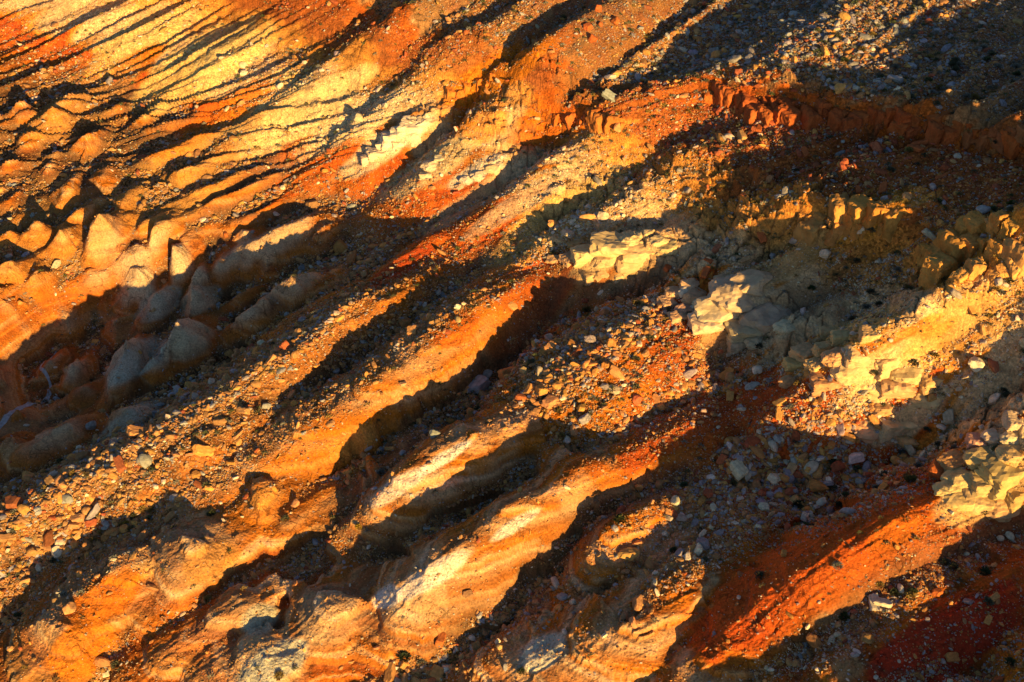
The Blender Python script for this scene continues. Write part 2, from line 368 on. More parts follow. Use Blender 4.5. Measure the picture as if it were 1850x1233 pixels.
Z = Z + JM * (.42 * v1 - .5 * sstep(.14, 0, c1) + .14 * v2 - .15 * sstep(.12, 0, c2))
# buttresses and clefts in the cliff bands
cl = np.exp(-((E - 4.15) / .22) ** 2) * sstep(1180, 1330, U) + .9 * np.exp(-((E - 2.9) / .28) ** 2) * sstep(900, 1300, U)
cn = vnoise(X / 3.2 + .02 * Y, Y / 14, 3) + .5 * vnoise(X / 1.3, Y / 6, 4)
Z = Z + cl * 1.1 * cn
# stony roughness
ST = np.clip(1 - SM, 0, 1) * (1 - .6 * OUTM)
Z = Z + ST * (.16 * fbm(X / 1.1, Y / 1.1, 1, 3) + .07 * fbm(X / .35, Y / .35, 4, 2))
Z = Z + .04 * fbm(X / .5, Y / .5, 8, 2)
# voronoi-like jointing of the outcrops is added by the blocks below

# ------------------------------------------------------------------ ground colours (albedo)
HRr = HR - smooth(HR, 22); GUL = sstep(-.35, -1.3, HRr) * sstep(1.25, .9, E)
PU, PV, PD = project(X, Y, Z)      # where each ground point shows in the photograph
def C(*a): return np.array(a, float)
nz1 = fbm(X / 11, Y / 11, 5, 3); nz2 = fbm(X / 2.2, Y / 2.2, 6, 3); nzf = fbm(ftw / 2.0, fs / 16, 2, 3)
Ee = E + .05 * HR * sstep(1.2, .8, E) * 0 + .10 * nz1 + .22 * nzf * (1 + .5 * (E > 1)) - .04 * HR
stops = [(-3, (.30, .17, .08)), (-1.8, (.38, .165, .07)), (-.9, (.42, .17, .06)), (.2, (.46, .18, .058)), (.75, (.50, .19, .05)), (.95, (.47, .14, .04)),
         (1.45, (.44, .10, .028)), (1.62, (.52, .24, .08)), (1.75, (.60, .44, .27)), (2.3, (.58, .40, .23)), (2.55, (.52, .28, .11)), (3.0, (.52, .25, .085)),
         (3.2, (.32, .12, .05)), (3.9, (.30, .10, .04)), (4.02, (.42, .12, .04)), (4.2, (.36, .13, .05)), (4.33, (.30, .18, .095)), (6.5, (.34, .20, .10))]
se = np.array([s[0] for s in stops])
COLR = np.stack([np.interp(Ee, se, np.array([s[1][c] for s in stops])) for c in range(3)], -1)
def mix(mask, col, f=1.0):
    global COLR
    m = np.clip(mask * f, 0, 1)[..., None]; COLR = COLR * (1 - m) + C(*col) * m
# left part: the slope is tan right up to the rim, the cream patch is local
# beds on the clay hills
low = sstep(1.0, .7, E)
bp = lf
mix(low * SM * np.exp(-((bp - .10) / .05) ** 2) * sstep(-.15, .15, fbm(X / 7, Y / 7, 8, 2)), (.66, .54, .38), .7)           # pale hard bed
h1 = vnoise(lk * 3.7 + .5 + 0 * X, lk * 1.3 + 0 * X, 6)
mix(low * SM * sstep(.3, .6, bp) * (h1 > 0), (.50, .15, .05), .45)
mix(low * SM * sstep(.35, .8, bp) * (h1 <= -.1), (.50, .40, .30), .55)
bd = dip + .10 * nz2; z0 = 0 * X
B1 = vnoise(bd * 1.5, z0 + 3.3, 1) + .7 * vnoise(bd * 3.6, z0 + 9.1, 2) + .4 * vnoise(bd * 8, z0 + 5, 3)
COLR = COLR * (1 + np.clip(.42 * B1, -.45, .5) * np.where(low > .5, SM, .6 * (1 - .5 * ST)) * sstep(4.35, 4.2, E))[..., None]
mix(low * SM * sstep(.55, .9, B1), (.64, .50, .34), .55)
mix(low * SM * sstep(-.5, -.85, B1), (.34, .11, .045), .5)
grey = sstep(-.5, -1.1, E + .35 * nz1) * sstep(.45, .85, HR / 5.5)
mix(grey * SM, (.40, .36, .31), .3)                                                # bluish bentonite tops in the lower left
# salt-white efflorescence on crests
mix(low * SM * sstep(3.2, 5.5, HR) * sstep(.05, .5, fbm(X / 5, Y / 5, 3, 2)), (.70, .58, .44), .4)
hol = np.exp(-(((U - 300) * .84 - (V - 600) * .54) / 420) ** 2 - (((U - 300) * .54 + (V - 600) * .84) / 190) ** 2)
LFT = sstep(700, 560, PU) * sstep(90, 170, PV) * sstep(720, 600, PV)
mix(LFT * sstep(2.4, .9, HR) * sstep(1.3, .9, E), (.11, .08, .06), .85)  # gully rubble, with the valley's shade put into its dark colour
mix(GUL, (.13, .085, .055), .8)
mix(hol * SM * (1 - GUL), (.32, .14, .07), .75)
mix(hol * sstep(3.2, 5.6, HR + .8 * nz2) * SM, (.54, .50, .44), .85)  # paler crests: skylight on the shaded tops put into the colour
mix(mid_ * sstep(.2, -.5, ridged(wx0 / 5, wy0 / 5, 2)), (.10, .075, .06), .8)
mix(hol * sstep(2.0, .4, HR), (.12, .09, .07), .9)  # dark scree, with the shade between mounds painted in
mix(CRW * (1 + .6 * SK), (.80, .72, .62), .85)
# local colour patches (cu, cv, along, across, colour, strength)
PATCH = [
 (540, 210, 150, 36, (.62, .50, .28), .85), (640, 225, 120, 30, (.66, .54, .34), .85), (680, 275, 90, 26, (.64, .55, .38), .8), (780, 300, 110, 28, (.60, .50, .30), .8), (1010, 390, 170, 34, (.60, .46, .24), .75), (930, 370, 120, 20, (.50, .44, .32), .6),
 (250, 75, 110, 40, (.62, .46, .20), .8), (360, 120, 150, 50, (.62, .48, .22), .8), (470, 190, 110, 40, (.62, .50, .25), .6), (735, 240, 60, 22, (.74, .66, .50), .9),
 (860, 310, 60, 16, (.66, .62, .50), .8), (245, 115, 60, 22, (.50, .17, .04), .9), (390, 215, 130, 26, (.50, .15, .035), .85), (560, 315, 110, 24, (.50, .13, .03), .8),
 (900, 130, 130, 34, (.52, .20, .05), .85), (860, 200, 60, 60, (.54, .22, .05), .7), (1010, 205, 100, 50, (.50, .14, .035), .8),
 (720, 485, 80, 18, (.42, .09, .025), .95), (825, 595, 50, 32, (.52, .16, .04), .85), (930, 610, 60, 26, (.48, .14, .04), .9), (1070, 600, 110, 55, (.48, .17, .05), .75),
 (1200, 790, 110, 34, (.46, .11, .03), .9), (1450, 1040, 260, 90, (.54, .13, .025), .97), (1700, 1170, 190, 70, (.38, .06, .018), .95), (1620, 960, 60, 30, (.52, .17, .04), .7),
 (800, 830, 60, 12, (.80, .76, .70), .8), (720, 880, 70, 18, (.74, .70, .66), .6), (930, 950, 60, 12, (.80, .74, .64), .8), (780, 1040, 90, 22, (.78, .72, .64), .7), (700, 1080, 30, 20, (.80, .78, .74), .7),
 (490, 1205, 80, 34, (.46, .50, .50), .9), (470, 1120, 40, 30, (.44, .48, .46), .8), (980, 1180, 50, 30, (.55, .60, .62), .8),
 (250, 650, 70, 28, (.40, .44, .44), .8), (240, 760, 80, 24, (.40, .43, .42), .7), (340, 620, 50, 30, (.46, .42, .34), .7), (290, 550, 50, 25, (.42, .43, .41), .7), (360, 545, 40, 22, (.46, .44, .38), .6),
 (40, 990, 120, 8, (.50, .50, .52), .4), (640, 800, 60, 26, (.58, .42, .22), .6), (480, 900, 40, 20, (.60, .46, .24), .7), (380, 1020, 60, 40, (.44, .25, .11), .7), (250, 1040, 40, 20, (.56, .38, .20), .5),
 (180, 1090, 90, 40, (.48, .16, .04), .8), (150, 1170, 80, 50, (.50, .20, .06), .8), (560, 850, 200, 60, (.48, .19, .055), .6), (330, 1110, 120, 30, (.42, .14, .04), .6), (230, 880, 50, 24, (.62, .46, .30), .5),
 (1330, 550, 80, 30, (.62, .54, .38), .8), (1390, 600, 70, 24, (.58, .50, .34), .8), (1300, 620, 60, 30, (.52, .42, .24), .6), (1100, 460, 90, 26, (.66, .54, .32), .85), (1120, 510, 60, 12, (.48, .42, .24), .7),
 (1600, 680, 120, 44, (.62, .48, .29), .85), (1640, 760, 90, 30, (.54, .42, .26), .8), (1790, 880, 110, 50, (.60, .45, .24), .85), (1830, 790, 60, 26, (.62, .54, .36), .8),
 (1520, 620, 120, 30, (.56, .40, .17), .7), (1760, 450, 120, 50, (.52, .27, .08), .8), (1560, 400, 100, 34, (.48, .24, .07), .8), (1000, 400, 160, 40, (.54, .36, .14), .6), (870, 350, 140, 20, (.50, .44, .30), .5),
 (1750, 580, 140, 50, (.50, .28, .10), .7), (1420, 470, 130, 34, (.40, .27, .13), .7),
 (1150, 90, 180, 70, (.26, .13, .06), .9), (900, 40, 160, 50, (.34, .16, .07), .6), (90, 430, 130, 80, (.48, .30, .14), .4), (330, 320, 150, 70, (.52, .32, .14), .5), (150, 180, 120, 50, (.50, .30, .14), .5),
]
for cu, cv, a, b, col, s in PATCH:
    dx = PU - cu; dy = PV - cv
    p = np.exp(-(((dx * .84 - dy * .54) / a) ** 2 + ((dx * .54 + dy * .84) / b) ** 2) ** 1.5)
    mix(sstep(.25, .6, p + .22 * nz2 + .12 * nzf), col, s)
# scree film on stony ground, its colour darkened for shadows between stones
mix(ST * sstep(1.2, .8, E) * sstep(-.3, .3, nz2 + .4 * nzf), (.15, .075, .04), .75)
mix(sstep(4.35, 4.5, E) * sstep(-.4, .2, nz2), (.19, .085, .05), .75)
mix(CRK, (.13, .085, .05), .7)
COLR = COLR * (1 + .22 * JM * v1)[..., None]
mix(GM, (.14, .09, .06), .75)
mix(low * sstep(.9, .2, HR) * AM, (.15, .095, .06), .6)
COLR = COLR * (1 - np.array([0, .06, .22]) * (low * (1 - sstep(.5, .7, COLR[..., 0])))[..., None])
lum = COLR.mean(-1, keepdims=True); COLR = np.clip(lum + (COLR - lum) * 1.2, .015, 1)
COLR = COLR * (1 + .30 * SK[..., None])
mix(low * SM * sstep(.25, .7, SK) * sstep(2, 4, HR) * sstep(700, 850, PV), (.66, .58, .50), .5)
mix(low * SM * np.exp(-((bp - .97) / .03) ** 2), (.20, .09, .05), .5)
COLR = np.clip(COLR * (1 + .22 * nz2[..., None] + .10 * fbm(X / .6, Y / .6, 9, 2)[..., None]), .01, .85)

# ------------------------------------------------------------------ mesh
def principled(name, rough=.95):
    m = bpy.data.materials.new(name); m.use_nodes = True
    b = m.node_tree.nodes['Principled BSDF']; b.inputs['Roughness'].default_value = rough
    b.inputs['Specular IOR Level'].default_value = .15
    return m, m.node_tree.nodes, m.node_tree.links, b
def N(nodes, t, **k):
    n = nodes.new(t)
    for a, v in k.items():
        if a.startswith('i_'): n.inputs[int(a[2:])].default_value = v
        else: setattr(n, a, v)
    return n
def ground_material():
    m, ns, ln, b = principled('badland_soil')
    at = N(ns, 'ShaderNodeAttribute', attribute_name='soil'); st = N(ns, 'ShaderNodeAttribute', attribute_name='stony')
    tc = N(ns, 'ShaderNodeTexCoord')
    n1 = N(ns, 'ShaderNodeTexNoise'); n1.inputs['Scale'].default_value = 3.5; n1.inputs['Detail'].default_value = 6; n1.inputs['Roughness'].default_value = .65
    n2 = N(ns, 'ShaderNodeTexVoronoi'); n2.inputs['Scale'].default_value = 2.6
    mr = N(ns, 'ShaderNodeMapRange'); mr.inputs[1].default_value = .3; mr.inputs[2].default_value = .7; mr.inputs[3].default_value = .6; mr.inputs[4].default_value = 1.4
    ln.new(tc.outputs['Object'], n1.inputs['Vector']); ln.new(tc.outputs['Object'], n2.inputs['Vector'])
    ln.new(n1.outputs['Fac'], mr.inputs[0])
    mx = N(ns, 'ShaderNodeMix', data_type='RGBA', blend_type='MULTIPLY'); mx.inputs[0].default_value = 1
    ln.new(at.outputs['Color'], mx.inputs[6]); ln.new(mr.outputs[0], mx.inputs[7])
    # pebble tint on stony ground
    vm = N(ns, 'ShaderNodeMix', data_type='RGBA', blend_type='MULTIPLY')
    vr = N(ns, 'ShaderNodeMapRange'); vr.inputs[3].default_value = .55; vr.inputs[4].default_value = 1.5
    sp = N(ns, 'ShaderNodeSeparateColor'); ln.new(n2.outputs['Color'], sp.inputs[0]); ln.new(sp.outputs[0], vr.inputs[0])
    ln.new(st.outputs['Fac'], vm.inputs[0]); ln.new(mx.outputs[2], vm.inputs[6]); ln.new(vr.outputs[0], vm.inputs[7])
    # white mineral specks
    n3 = N(ns, 'ShaderNodeTexNoise'); n3.inputs['Scale'].default_value = 1.7; n3.inputs['Detail'].default_value = 8; n3.inputs['Roughness'].default_value = .8
    ln.new(tc.outputs['Object'], n3.inputs['Vector'])
    wr = N(ns, 'ShaderNodeMapRange'); wr.inputs[1].default_value = .62; wr.inputs[2].default_value = .72; wr.inputs[4].default_value = .22
    ln.new(n3.outputs['Fac'], wr.inputs[0])
    wm = N(ns, 'ShaderNodeMix', data_type='RGBA'); ln.new(wr.outputs[0], wm.inputs[0]); ln.new(vm.outputs[2], wm.inputs[6]); wm.inputs[7].default_value = (.62, .54, .44, 1)
    nd = N(ns, 'ShaderNodeTexNoise'); nd.inputs['Scale'].default_value = .8; nd.inputs['Detail'].default_value = 5; ln.new(tc.outputs['Object'], nd.inputs['Vector'])
    vs_ = N(ns, 'ShaderNodeVectorMath', operation='MULTIPLY_ADD'); ln.new(nd.outputs['Color'], vs_.inputs[0]); vs_.inputs[1].default_value = (2.2, 2.2, 2.2); ln.new(tc.outputs['Object'], vs_.inputs[2])
    vc = N(ns, 'ShaderNodeTexVoronoi', feature='DISTANCE_TO_EDGE'); vc.inputs['Scale'].default_value = .42; ln.new(vs_.outputs[0], vc.inputs['Vector'])
    cr = N(ns, 'ShaderNodeMapRange'); cr.inputs[1].default_value = 0; cr.inputs[2].default_value = .045; cr.inputs[3].default_value = .45; cr.inputs[4].default_value = 1
    ln.new(vc.outputs['Distance'], cr.inputs[0])
    g2 = N(ns, 'ShaderNodeTexNoise'); g2.inputs['Scale'].default_value = .22; ln.new(tc.outputs['Object'], g2.inputs['Vector'])
    g3 = N(ns, 'ShaderNodeMapRange'); g3.inputs[1].default_value = .46; g3.inputs[2].default_value = .6; ln.new(g2.outputs['Fac'], g3.inputs[0])
    cm = N(ns, 'ShaderNodeMix', data_type='RGBA', blend_type='MULTIPLY'); ln.new(g3.outputs[0], cm.inputs[0]); ln.new(wm.outputs[2], cm.inputs[6]); ln.new(cr.outputs[0], cm.inputs[7])
    ln.new(cm.outputs[2], b.inputs['Base Color'])
    ad = N(ns, 'ShaderNodeMath', operation='MULTIPLY_ADD'); ln.new(n2.outputs['Distance'], ad.inputs[0]); ad.inputs[1].default_value = -.5; ln.new(n1.outputs['Fac'], ad.inputs[2])
    cg = N(ns, 'ShaderNodeMath', operation='MULTIPLY'); ln.new(cr.outputs[0], cg.inputs[0]); ln.new(g3.outputs[0], cg.inputs[1])
    ad2 = N(ns, 'ShaderNodeMath', operation='MULTIPLY_ADD'); ln.new(cg.outputs[0], ad2.inputs[0]); ad2.inputs[1].default_value = .6; ln.new(ad.outputs[0], ad2.inputs[2])
    bp_ = N(ns, 'ShaderNodeBump'); bp_.inputs['Strength'].default_value = .6; bp_.inputs['Distance'].default_value = .35
    ln.new(ad2.outputs[0], bp_.inputs['Height']); ln.new(bp_.outputs[0], b.inputs['Normal'])
    return m
MG = ground_material()
nv, nu = X.shape
me = bpy.data.meshes.new('badland_slope')
co = np.stack([X, Y, Z], -1).reshape(-1, 3).astype(np.float32)
me.vertices.add(nv * nu); me.vertices.foreach_set('co', co.ravel())
i0 = (np.arange(nv - 1)[:, None] * nu + np.arange(nu - 1)[None, :]).ravel()
q = np.stack([i0, i0 + nu, i0 + nu + 1, i0 + 1], -1).astype(np.int32)
me.loops.add(q.size); me.loops.foreach_set('vertex_index', q.ravel())
me.polygons.add(len(q)); me.polygons.foreach_set('loop_start', np.arange(0, q.size, 4, dtype=np.int32))
me.update(calc_edges=True); me.polygons.foreach_set('use_smooth', np.ones(len(q), bool))
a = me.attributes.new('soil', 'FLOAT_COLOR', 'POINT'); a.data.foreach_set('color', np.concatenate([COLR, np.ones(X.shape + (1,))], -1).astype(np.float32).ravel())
a = me.attributes.new('stony', 'FLOAT', 'POINT'); a.data.foreach_set('value', ST.astype(np.float32).ravel())
me.materials.append(MG)
ter = bpy.data.objects.new('terrain', me); COL.objects.link(ter); ter['kind'] = 'structure'
ter['label'] = 'eroded orange, red and cream badland slope with ridges and gullies'


# ------------------------------------------------------------------ helpers for things that stand on the slope
PU, PV, PD = project(X, Y, Z)
UI0, UI1 = np.searchsorted(ug, -60), np.searchsorted(ug, 1910)
def param_at(u, v):
    """grid parameters of the ground point that shows at photograph point (u, v): nearest to the camera of those in its column"""
    i = int(np.clip(round(float(np.interp(u, ug, np.arange(len(ug))))), 1, len(ug) - 2))
    col = PV[:, i]; j = np.where((col[:-1] <= v) & (col[1:] > v))[0]
    j = int(j[-1]) if len(j) else int(np.argmin(np.abs(col - v)))
    # columns drift sideways with height: correct u once
    i = int(np.clip(round(float(np.interp(u + (U[j, i] - PU[j, i]), ug, np.arange(len(ug))))), 1, len(ug) - 2))
    col = PV[:, i]; k = np.where((col[:-1] <= v) & (col[1:] > v))[0]
    j = int(k[-1]) if len(k) else j
    return j, i
def ground_px(u, v):
    j, i = param_at(u, v)
    return np.array([X[j, i], Y[j, i], Z[j, i]]), PD[j, i] / FPX, (j, i)
# normals of the ground
dXu, dYu, dZu = (np.gradient(A_, axis=1) for A_ in (X, Y, Z)); dXv, dYv, dZv = (np.gradient(A_, axis=0) for A_ in (X, Y, Z))
NX = dYu * dZv - dZu * dYv; NY = dZu * dXv - dXu * dZv; NZ = dXu * dYv - dYu * dXv
nl = np.sqrt(NX ** 2 + NY ** 2 + NZ ** 2) * np.where(NZ < 0, -1, 1); NX /= nl; NY /= nl; NZ /= nl

# ------------------------------------------------------------------ dry wash and footpath in the valley
def plain(name, col, rough=.95):
    m, ns, ln, b = principled(name, rough)
    tc = N(ns, 'ShaderNodeTexCoord'); n1 = N(ns, 'ShaderNodeTexNoise'); n1.inputs['Scale'].default_value = 2.2; n1.inputs['Detail'].default_value = 5
    ln.new(tc.outputs['Object'], n1.inputs['Vector'])
    mr = N(ns, 'ShaderNodeMapRange'); mr.inputs[1].default_value = .3; mr.inputs[2].default_value = .7; mr.inputs[3].default_value = .7; mr.inputs[4].default_value = 1.25
    mx = N(ns, 'ShaderNodeMix', data_type='RGBA', blend_type='MULTIPLY'); mx.inputs[0].default_value = 1; mx.inputs[6].default_value = (*col, 1)
    ln.new(n1.outputs['Fac'], mr.inputs[0]); ln.new(mr.outputs[0], mx.inputs[7]); ln.new(mx.outputs[2], b.inputs['Base Color'])
    return m
M_PATH = plain('pale_silt', (.40, .40, .42))
def ribbon(name, pts, wpx):
    P = np.array(pts, float); t = np.r_[0, np.cumsum(np.hypot(*np.diff(P, axis=0).T))]
    tt = np.arange(0, t[-1], 2.5); uu = np.interp(tt, t, P[:, 0]); vv = np.interp(tt, t, P[:, 1])
    k = np.ones(9) / 9
    uu = np.convolve(np.pad(uu, 4, 'edge'), k, 'valid'); vv = np.convolve(np.pad(vv, 4, 'edge'), k, 'valid')
    du = np.gradient(uu); dv = np.gradient(vv); L = np.hypot(du, dv) + 1e-6
    verts, faces = [], []
    for n in range(len(tt)):
        wd = np.interp(tt[n], t, np.interp(np.linspace(0, 1, len(t)), np.linspace(0, 1, len(wpx)), wpx)) * (1 + .2 * math.sin(n * .7) * math.sin(n * .23))
        for c in np.linspace(-1, 1, 7):
            a = uu[n] + -dv[n] / L[n] * wd * c / 2; b = vv[n] + du[n] / L[n] * wd * c / 2
            b2 = float(np.interp(b, [0, 1233], [0, 1233])); z = float(gidx(Z, np.array(a), np.array(b2 + off)))
            x = float(gidx(X, np.array(a), np.array(b2 + off))); y = float(gidx(Y, np.array(a), np.array(b2 + off)))
            verts.append((x, y, z + (.07 if abs(c) < .9 else -.03)))
    for n in range(len(tt) - 1):
        for c in range(6):
            q_ = n * 7 + c; faces.append((q_, q_ + 7, q_ + 8, q_ + 1))
    m = bpy.data.meshes.new(name); m.from_pydata(verts, [], faces); m.materials.append(M_PATH)
    for p in m.polygons: p.use_smooth = True
    o = bpy.data.objects.new(name, m); COL.objects.link(o); o['kind'] = 'structure'; return o
off = 6
ribbon('path', [(108, 640), (92, 668), (78, 688), (98, 702), (94, 722), (60, 738), (34, 760), (8, 782), (-30, 800)], [3, 5, 7, 9, 10])
ribbon('dry_wash', [(100, 1010), (66, 1022), (40, 1040), (0, 1056), (-40, 1070)], [4, 10, 11])

# ------------------------------------------------------------------ rock shapes
def ico(sub):
    import bmesh
    bm = bmesh.new(); bmesh.ops.create_icosphere(bm, subdivisions=sub, radius=1)
    v = np.array([x.co[:] for x in bm.verts]); f = [[x.index for x in p.verts] for p in bm.faces]; bm.free(); return v, f
ICO = {k: ico(k) for k in (1, 2, 3, 4)}
def rock_verts(seed, sub, nplanes=9, dims=(1, 1, .75), boxy=0.0, rough=.0):
    r = np.random.default_rng(seed); v, f = ICO[sub]; v = v.copy()
    pl = r.normal(size=(nplanes, 3)); pl /= np.linalg.norm(pl, axis=1)[:, None]; dd = r.uniform(.55, .85, nplanes) + (.12 if nplanes > 12 else 0)
    if boxy:
        ax = np.array([[1, 0, 0], [-1, 0, 0], [0, 1, 0], [0, -1, 0], [0, 0, 1], [0, 0, -1]], float) + r.normal(size=(6, 3)) * .12
        ax /= np.linalg.norm(ax, axis=1)[:, None]; pl = np.vstack([ax, pl[:4]]); dd = np.r_[np.full(6, .58) + r.uniform(-.06, .06, 6), r.uniform(.72, .85, 4)][:len(pl)]
    s = v @ pl.T; sc = np.where(s > 1e-3, dd / np.maximum(s, 1e-3), 9).min(1); sc = np.minimum(sc, 1)
    v = v * sc[:, None]
    v /= np.abs(v).max()
    if rough:
        n = np.array([mnoise.fractal(Vector(p) * 2.3 + Vector((seed * 3.1, 0, 0)), 1, 2, 4) for p in v])
        v = v * (1 + rough * n[:, None])
    return v * np.array(dims), f
def mesh_of(name, v, f, mat, smooth_=False):
    m = bpy.data.meshes.new(name); m.from_pydata(v.tolist(), [], f); m.materials.append(mat)
    if smooth_:
        for p in m.polygons: p.use_smooth = True
    return m
def stone_material(name, mode):
    m, ns, ln, b = principled(name, .9)
    if mode == 'INSTANCER':
        c = N(ns, 'ShaderNodeAttribute', attribute_type='INSTANCER', attribute_name='tint').outputs['Color']
    else:
        c = N(ns, 'ShaderNodeObjectInfo').outputs['Color']
    tc = N(ns, 'ShaderNodeTexCoord'); n1 = N(ns, 'ShaderNodeTexNoise'); n1.inputs['Scale'].default_value = 2.4 if mode != 'BLOCK' else 1.3; n1.inputs['Detail'].default_value = 6; n1.inputs['Roughness'].default_value = .7
    ln.new(tc.outputs['Object'], n1.inputs['Vector'])
    mr = N(ns, 'ShaderNodeMapRange'); mr.inputs[1].default_value = .3; mr.inputs[2].default_value = .7; mr.inputs[3].default_value = .6; mr.inputs[4].default_value = 1.3
    mx = N(ns, 'ShaderNodeMix', data_type='RGBA', blend_type='MULTIPLY'); mx.inputs[0].default_value = 1
    ln.new(c, mx.inputs[6]); ln.new(n1.outputs['Fac'], mr.inputs[0]); ln.new(mr.outputs[0], mx.inputs[7]); ln.new(mx.outputs[2], b.inputs['Base Color'])
    bp_ = N(ns, 'ShaderNodeBump'); bp_.inputs['Strength'].default_value = .5; bp_.inputs['Distance'].default_value = .12
    h = n1.outputs['Fac']
    if mode == 'BLOCK':       # fine bedding
        mp = N(ns, 'ShaderNodeMapping'); mp.inputs['Scale'].default_value = (.35, .35, 5.5); mp.inputs['Rotation'].default_value = (.12, .2, 0)
        n2 = N(ns, 'ShaderNodeTexNoise'); n2.inputs['Scale'].default_value = 1.6; n2.inputs['Detail'].default_value = 4
        ln.new(tc.outputs['Object'], mp.inputs[0]); ln.new(mp.outputs[0], n2.inputs['Vector'])
        ad = N(ns, 'ShaderNodeMath', operation='MULTIPLY_ADD'); ln.new(n2.outputs['Fac'], ad.inputs[0]); ad.inputs[1].default_value = 1.6; ln.new(h, ad.inputs[2]); h = ad.outputs[0]
    ln.new(h, bp_.inputs['Height']); ln.new(bp_.outputs[0], b.inputs['Normal'])
    return m
M_INST = stone_material('loose_stone', 'INSTANCER'); M_STONE = stone_material('boulder_stone', 'OBJECT'); M_BLOCK = stone_material('bedded_sandstone', 'BLOCK')
NV = 9
ROCKS_I = [mesh_of('stone_shape', *rock_verts(10 + k, 1 if k % 2 else 2, 7, (1, random.uniform(.65, .95), random.uniform(.5, .8)), boxy=k % 3 == 0), M_INST) for k in range(NV)]
ROCKS_B = [mesh_of('boulder', *rock_verts(40 + k, 3, 10, (1, random.uniform(.65, .95), random.uniform(.6, .85)), boxy=k % 3 == 0, rough=.07), M_STONE) for k in range(NV)]

def instancer(name, meshes, P, ROT, SCL, IDX, TINT):
    """one object that carries many loose pieces: points + instances of the given shapes"""
    src = bpy.data.collections.new(name + '_shapes')
    for k, m in enumerate(meshes):
        o = bpy.data.objects.new('%s_shape_%02d' % (name, k), m); src.objects.link(o)
    me = bpy.data.meshes.new(name); n = len(P); me.vertices.add(n); me.vertices.foreach_set('co', P.astype(np.float32).ravel())
    for nm, ty, key, arr in (('rot', 'FLOAT_VECTOR', 'vector', ROT), ('scl', 'FLOAT_VECTOR', 'vector', SCL), ('tint', 'FLOAT_COLOR', 'color', TINT)):
        a = me.attributes.new(nm, ty, 'POINT'); a.data.foreach_set(key, np.ascontiguousarray(arr, dtype=np.float32).ravel())
    a = me.attributes.new('idx', 'INT', 'POINT'); a.data.foreach_set('value', IDX.astype(np.int32))
    o = bpy.data.objects.new(name, me); COL.objects.link(o); o['kind'] = 'stuff'
    g = bpy.data.node_groups.new(name, 'GeometryNodeTree')
    g.interface.new_socket('Geometry', in_out='INPUT', socket_type='NodeSocketGeometry'); g.interface.new_socket('Geometry', in_out='OUTPUT', socket_type='NodeSocketGeometry')
    gi = g.nodes.new('NodeGroupInput'); go = g.nodes.new('NodeGroupOutput')
    ci = g.nodes.new('GeometryNodeCollectionInfo'); ci.inputs[0].default_value = src; ci.inputs['Separate Children'].default_value = True; ci.inputs['Reset Children'].default_value = True
    ip = g.nodes.new('GeometryNodeInstanceOnPoints'); ip.inputs['Pick Instance'].default_value = True
    def na(nm, ty):
        x = g.nodes.new('GeometryNodeInputNamedAttribute'); x.data_type = ty; x.inputs['Name'].default_value = nm; return x
    e2 = g.nodes.new('FunctionNodeEulerToRotation')
    g.links.new(gi.outputs[0], ip.inputs['Points']); g.links.new(ci.outputs[0], ip.inputs['Instance'])
    g.links.new(na('idx', 'INT').outputs[0], ip.inputs['Instance Index']); g.links.new(na('rot', 'FLOAT_VECTOR').outputs[0], e2.inputs[0])
    g.links.new(e2.outputs[0], ip.inputs['Rotation']); g.links.new(na('scl', 'FLOAT_VECTOR').outputs[0], ip.inputs['Scale'])
    g.links.new(ip.outputs[0], go.inputs[0])
    md = o.modifiers.new('scatter', 'NODES'); md.node_group = g
    return o

# ------------------------------------------------------------------ how stony each place is, and what its stones are like
hol_ = hol * sstep(2.2, .5, HR) + .6 * low * sstep(1.0, .2, HR)
DENS = .10 + 1.1 * GUL + .9 * hol_ + 1.0 * LFT * sstep(2.4, .9, HR) * sstep(1.3, .9, E) + .75 * ST + .3 * GM - .5 * OUTM
DENS *= np.where(E > 4.35, 1.15, 1)
DENS *= sstep(-.75, .35, nzf + .5 * nz2 + .25 * (E > 4.3))
def dpatch(cu, cv, a, b, val):
    global DENS
    dx = PU - cu; dy = PV - cv
    p = np.exp(-(((dx * .84 - dy * .54) / a) ** 2 + ((dx * .54 + dy * .84) / b) ** 2) ** 1.5); DENS = DENS + val * p
for args in [(300, 760, 330, 36, 1.1), (120, 900, 260, 60, .9), (560, 600, 120, 22, .7), (400, 860, 260, 30, .8), (640, 980, 140, 30, .5), (180, 1000, 220, 40, .7),
             (1060, 640, 170, 60, .8), (950, 480, 130, 30, .5), (780, 560, 120, 40, .6), (1400, 850, 260, 80, 1.3), (1250, 700, 160, 60, .8), (1560, 900, 200, 50, 1.0), (700, 330, 200, 60, .7), (1150, 330, 220, 60, .5), (1500, 300, 250, 50, .5), (850, 150, 200, 60, .4), (1150, 80, 280, 90, 1.0), (880, 40, 200, 50, .5), (700, 640, 200, 24, .7), (1300, 1000, 200, 26, .6), (1460, 1040, 200, 60, -1.3), (1300, 1120, 200, 70, -.5), (1250, 900, 200, 40, .5),
             (930, 1130, 180, 30, .7), (1600, 1110, 160, 26, .8), (1500, 120, 400, 120, .5), (720, 400, 260, 40, .6), (450, 350, 200, 60, -.2), (1000, 980, 30, 30, -.2),
             (740, 240, 80, 26, -.8), (330, 100, 160, 60, -.5), (1350, 570, 120, 40, -.5), (1600, 670, 140, 40, -.4), (1100, 465, 90, 30, -.7), (1800, 880, 110, 40, -.5)]:
    dpatch(*args)
DENS = np.clip(DENS + .10 * sstep(-.2, .5, fbm(X / 5, Y / 5, 9, 2)), .05, 1.6)
NS = 1000000
su = rng.uniform(-90, 1940, NS); sv = rng.uniform(-60, 1330, NS)
den = gidx(DENS, su, sv); keep = rng.random(NS) < den / 1.5
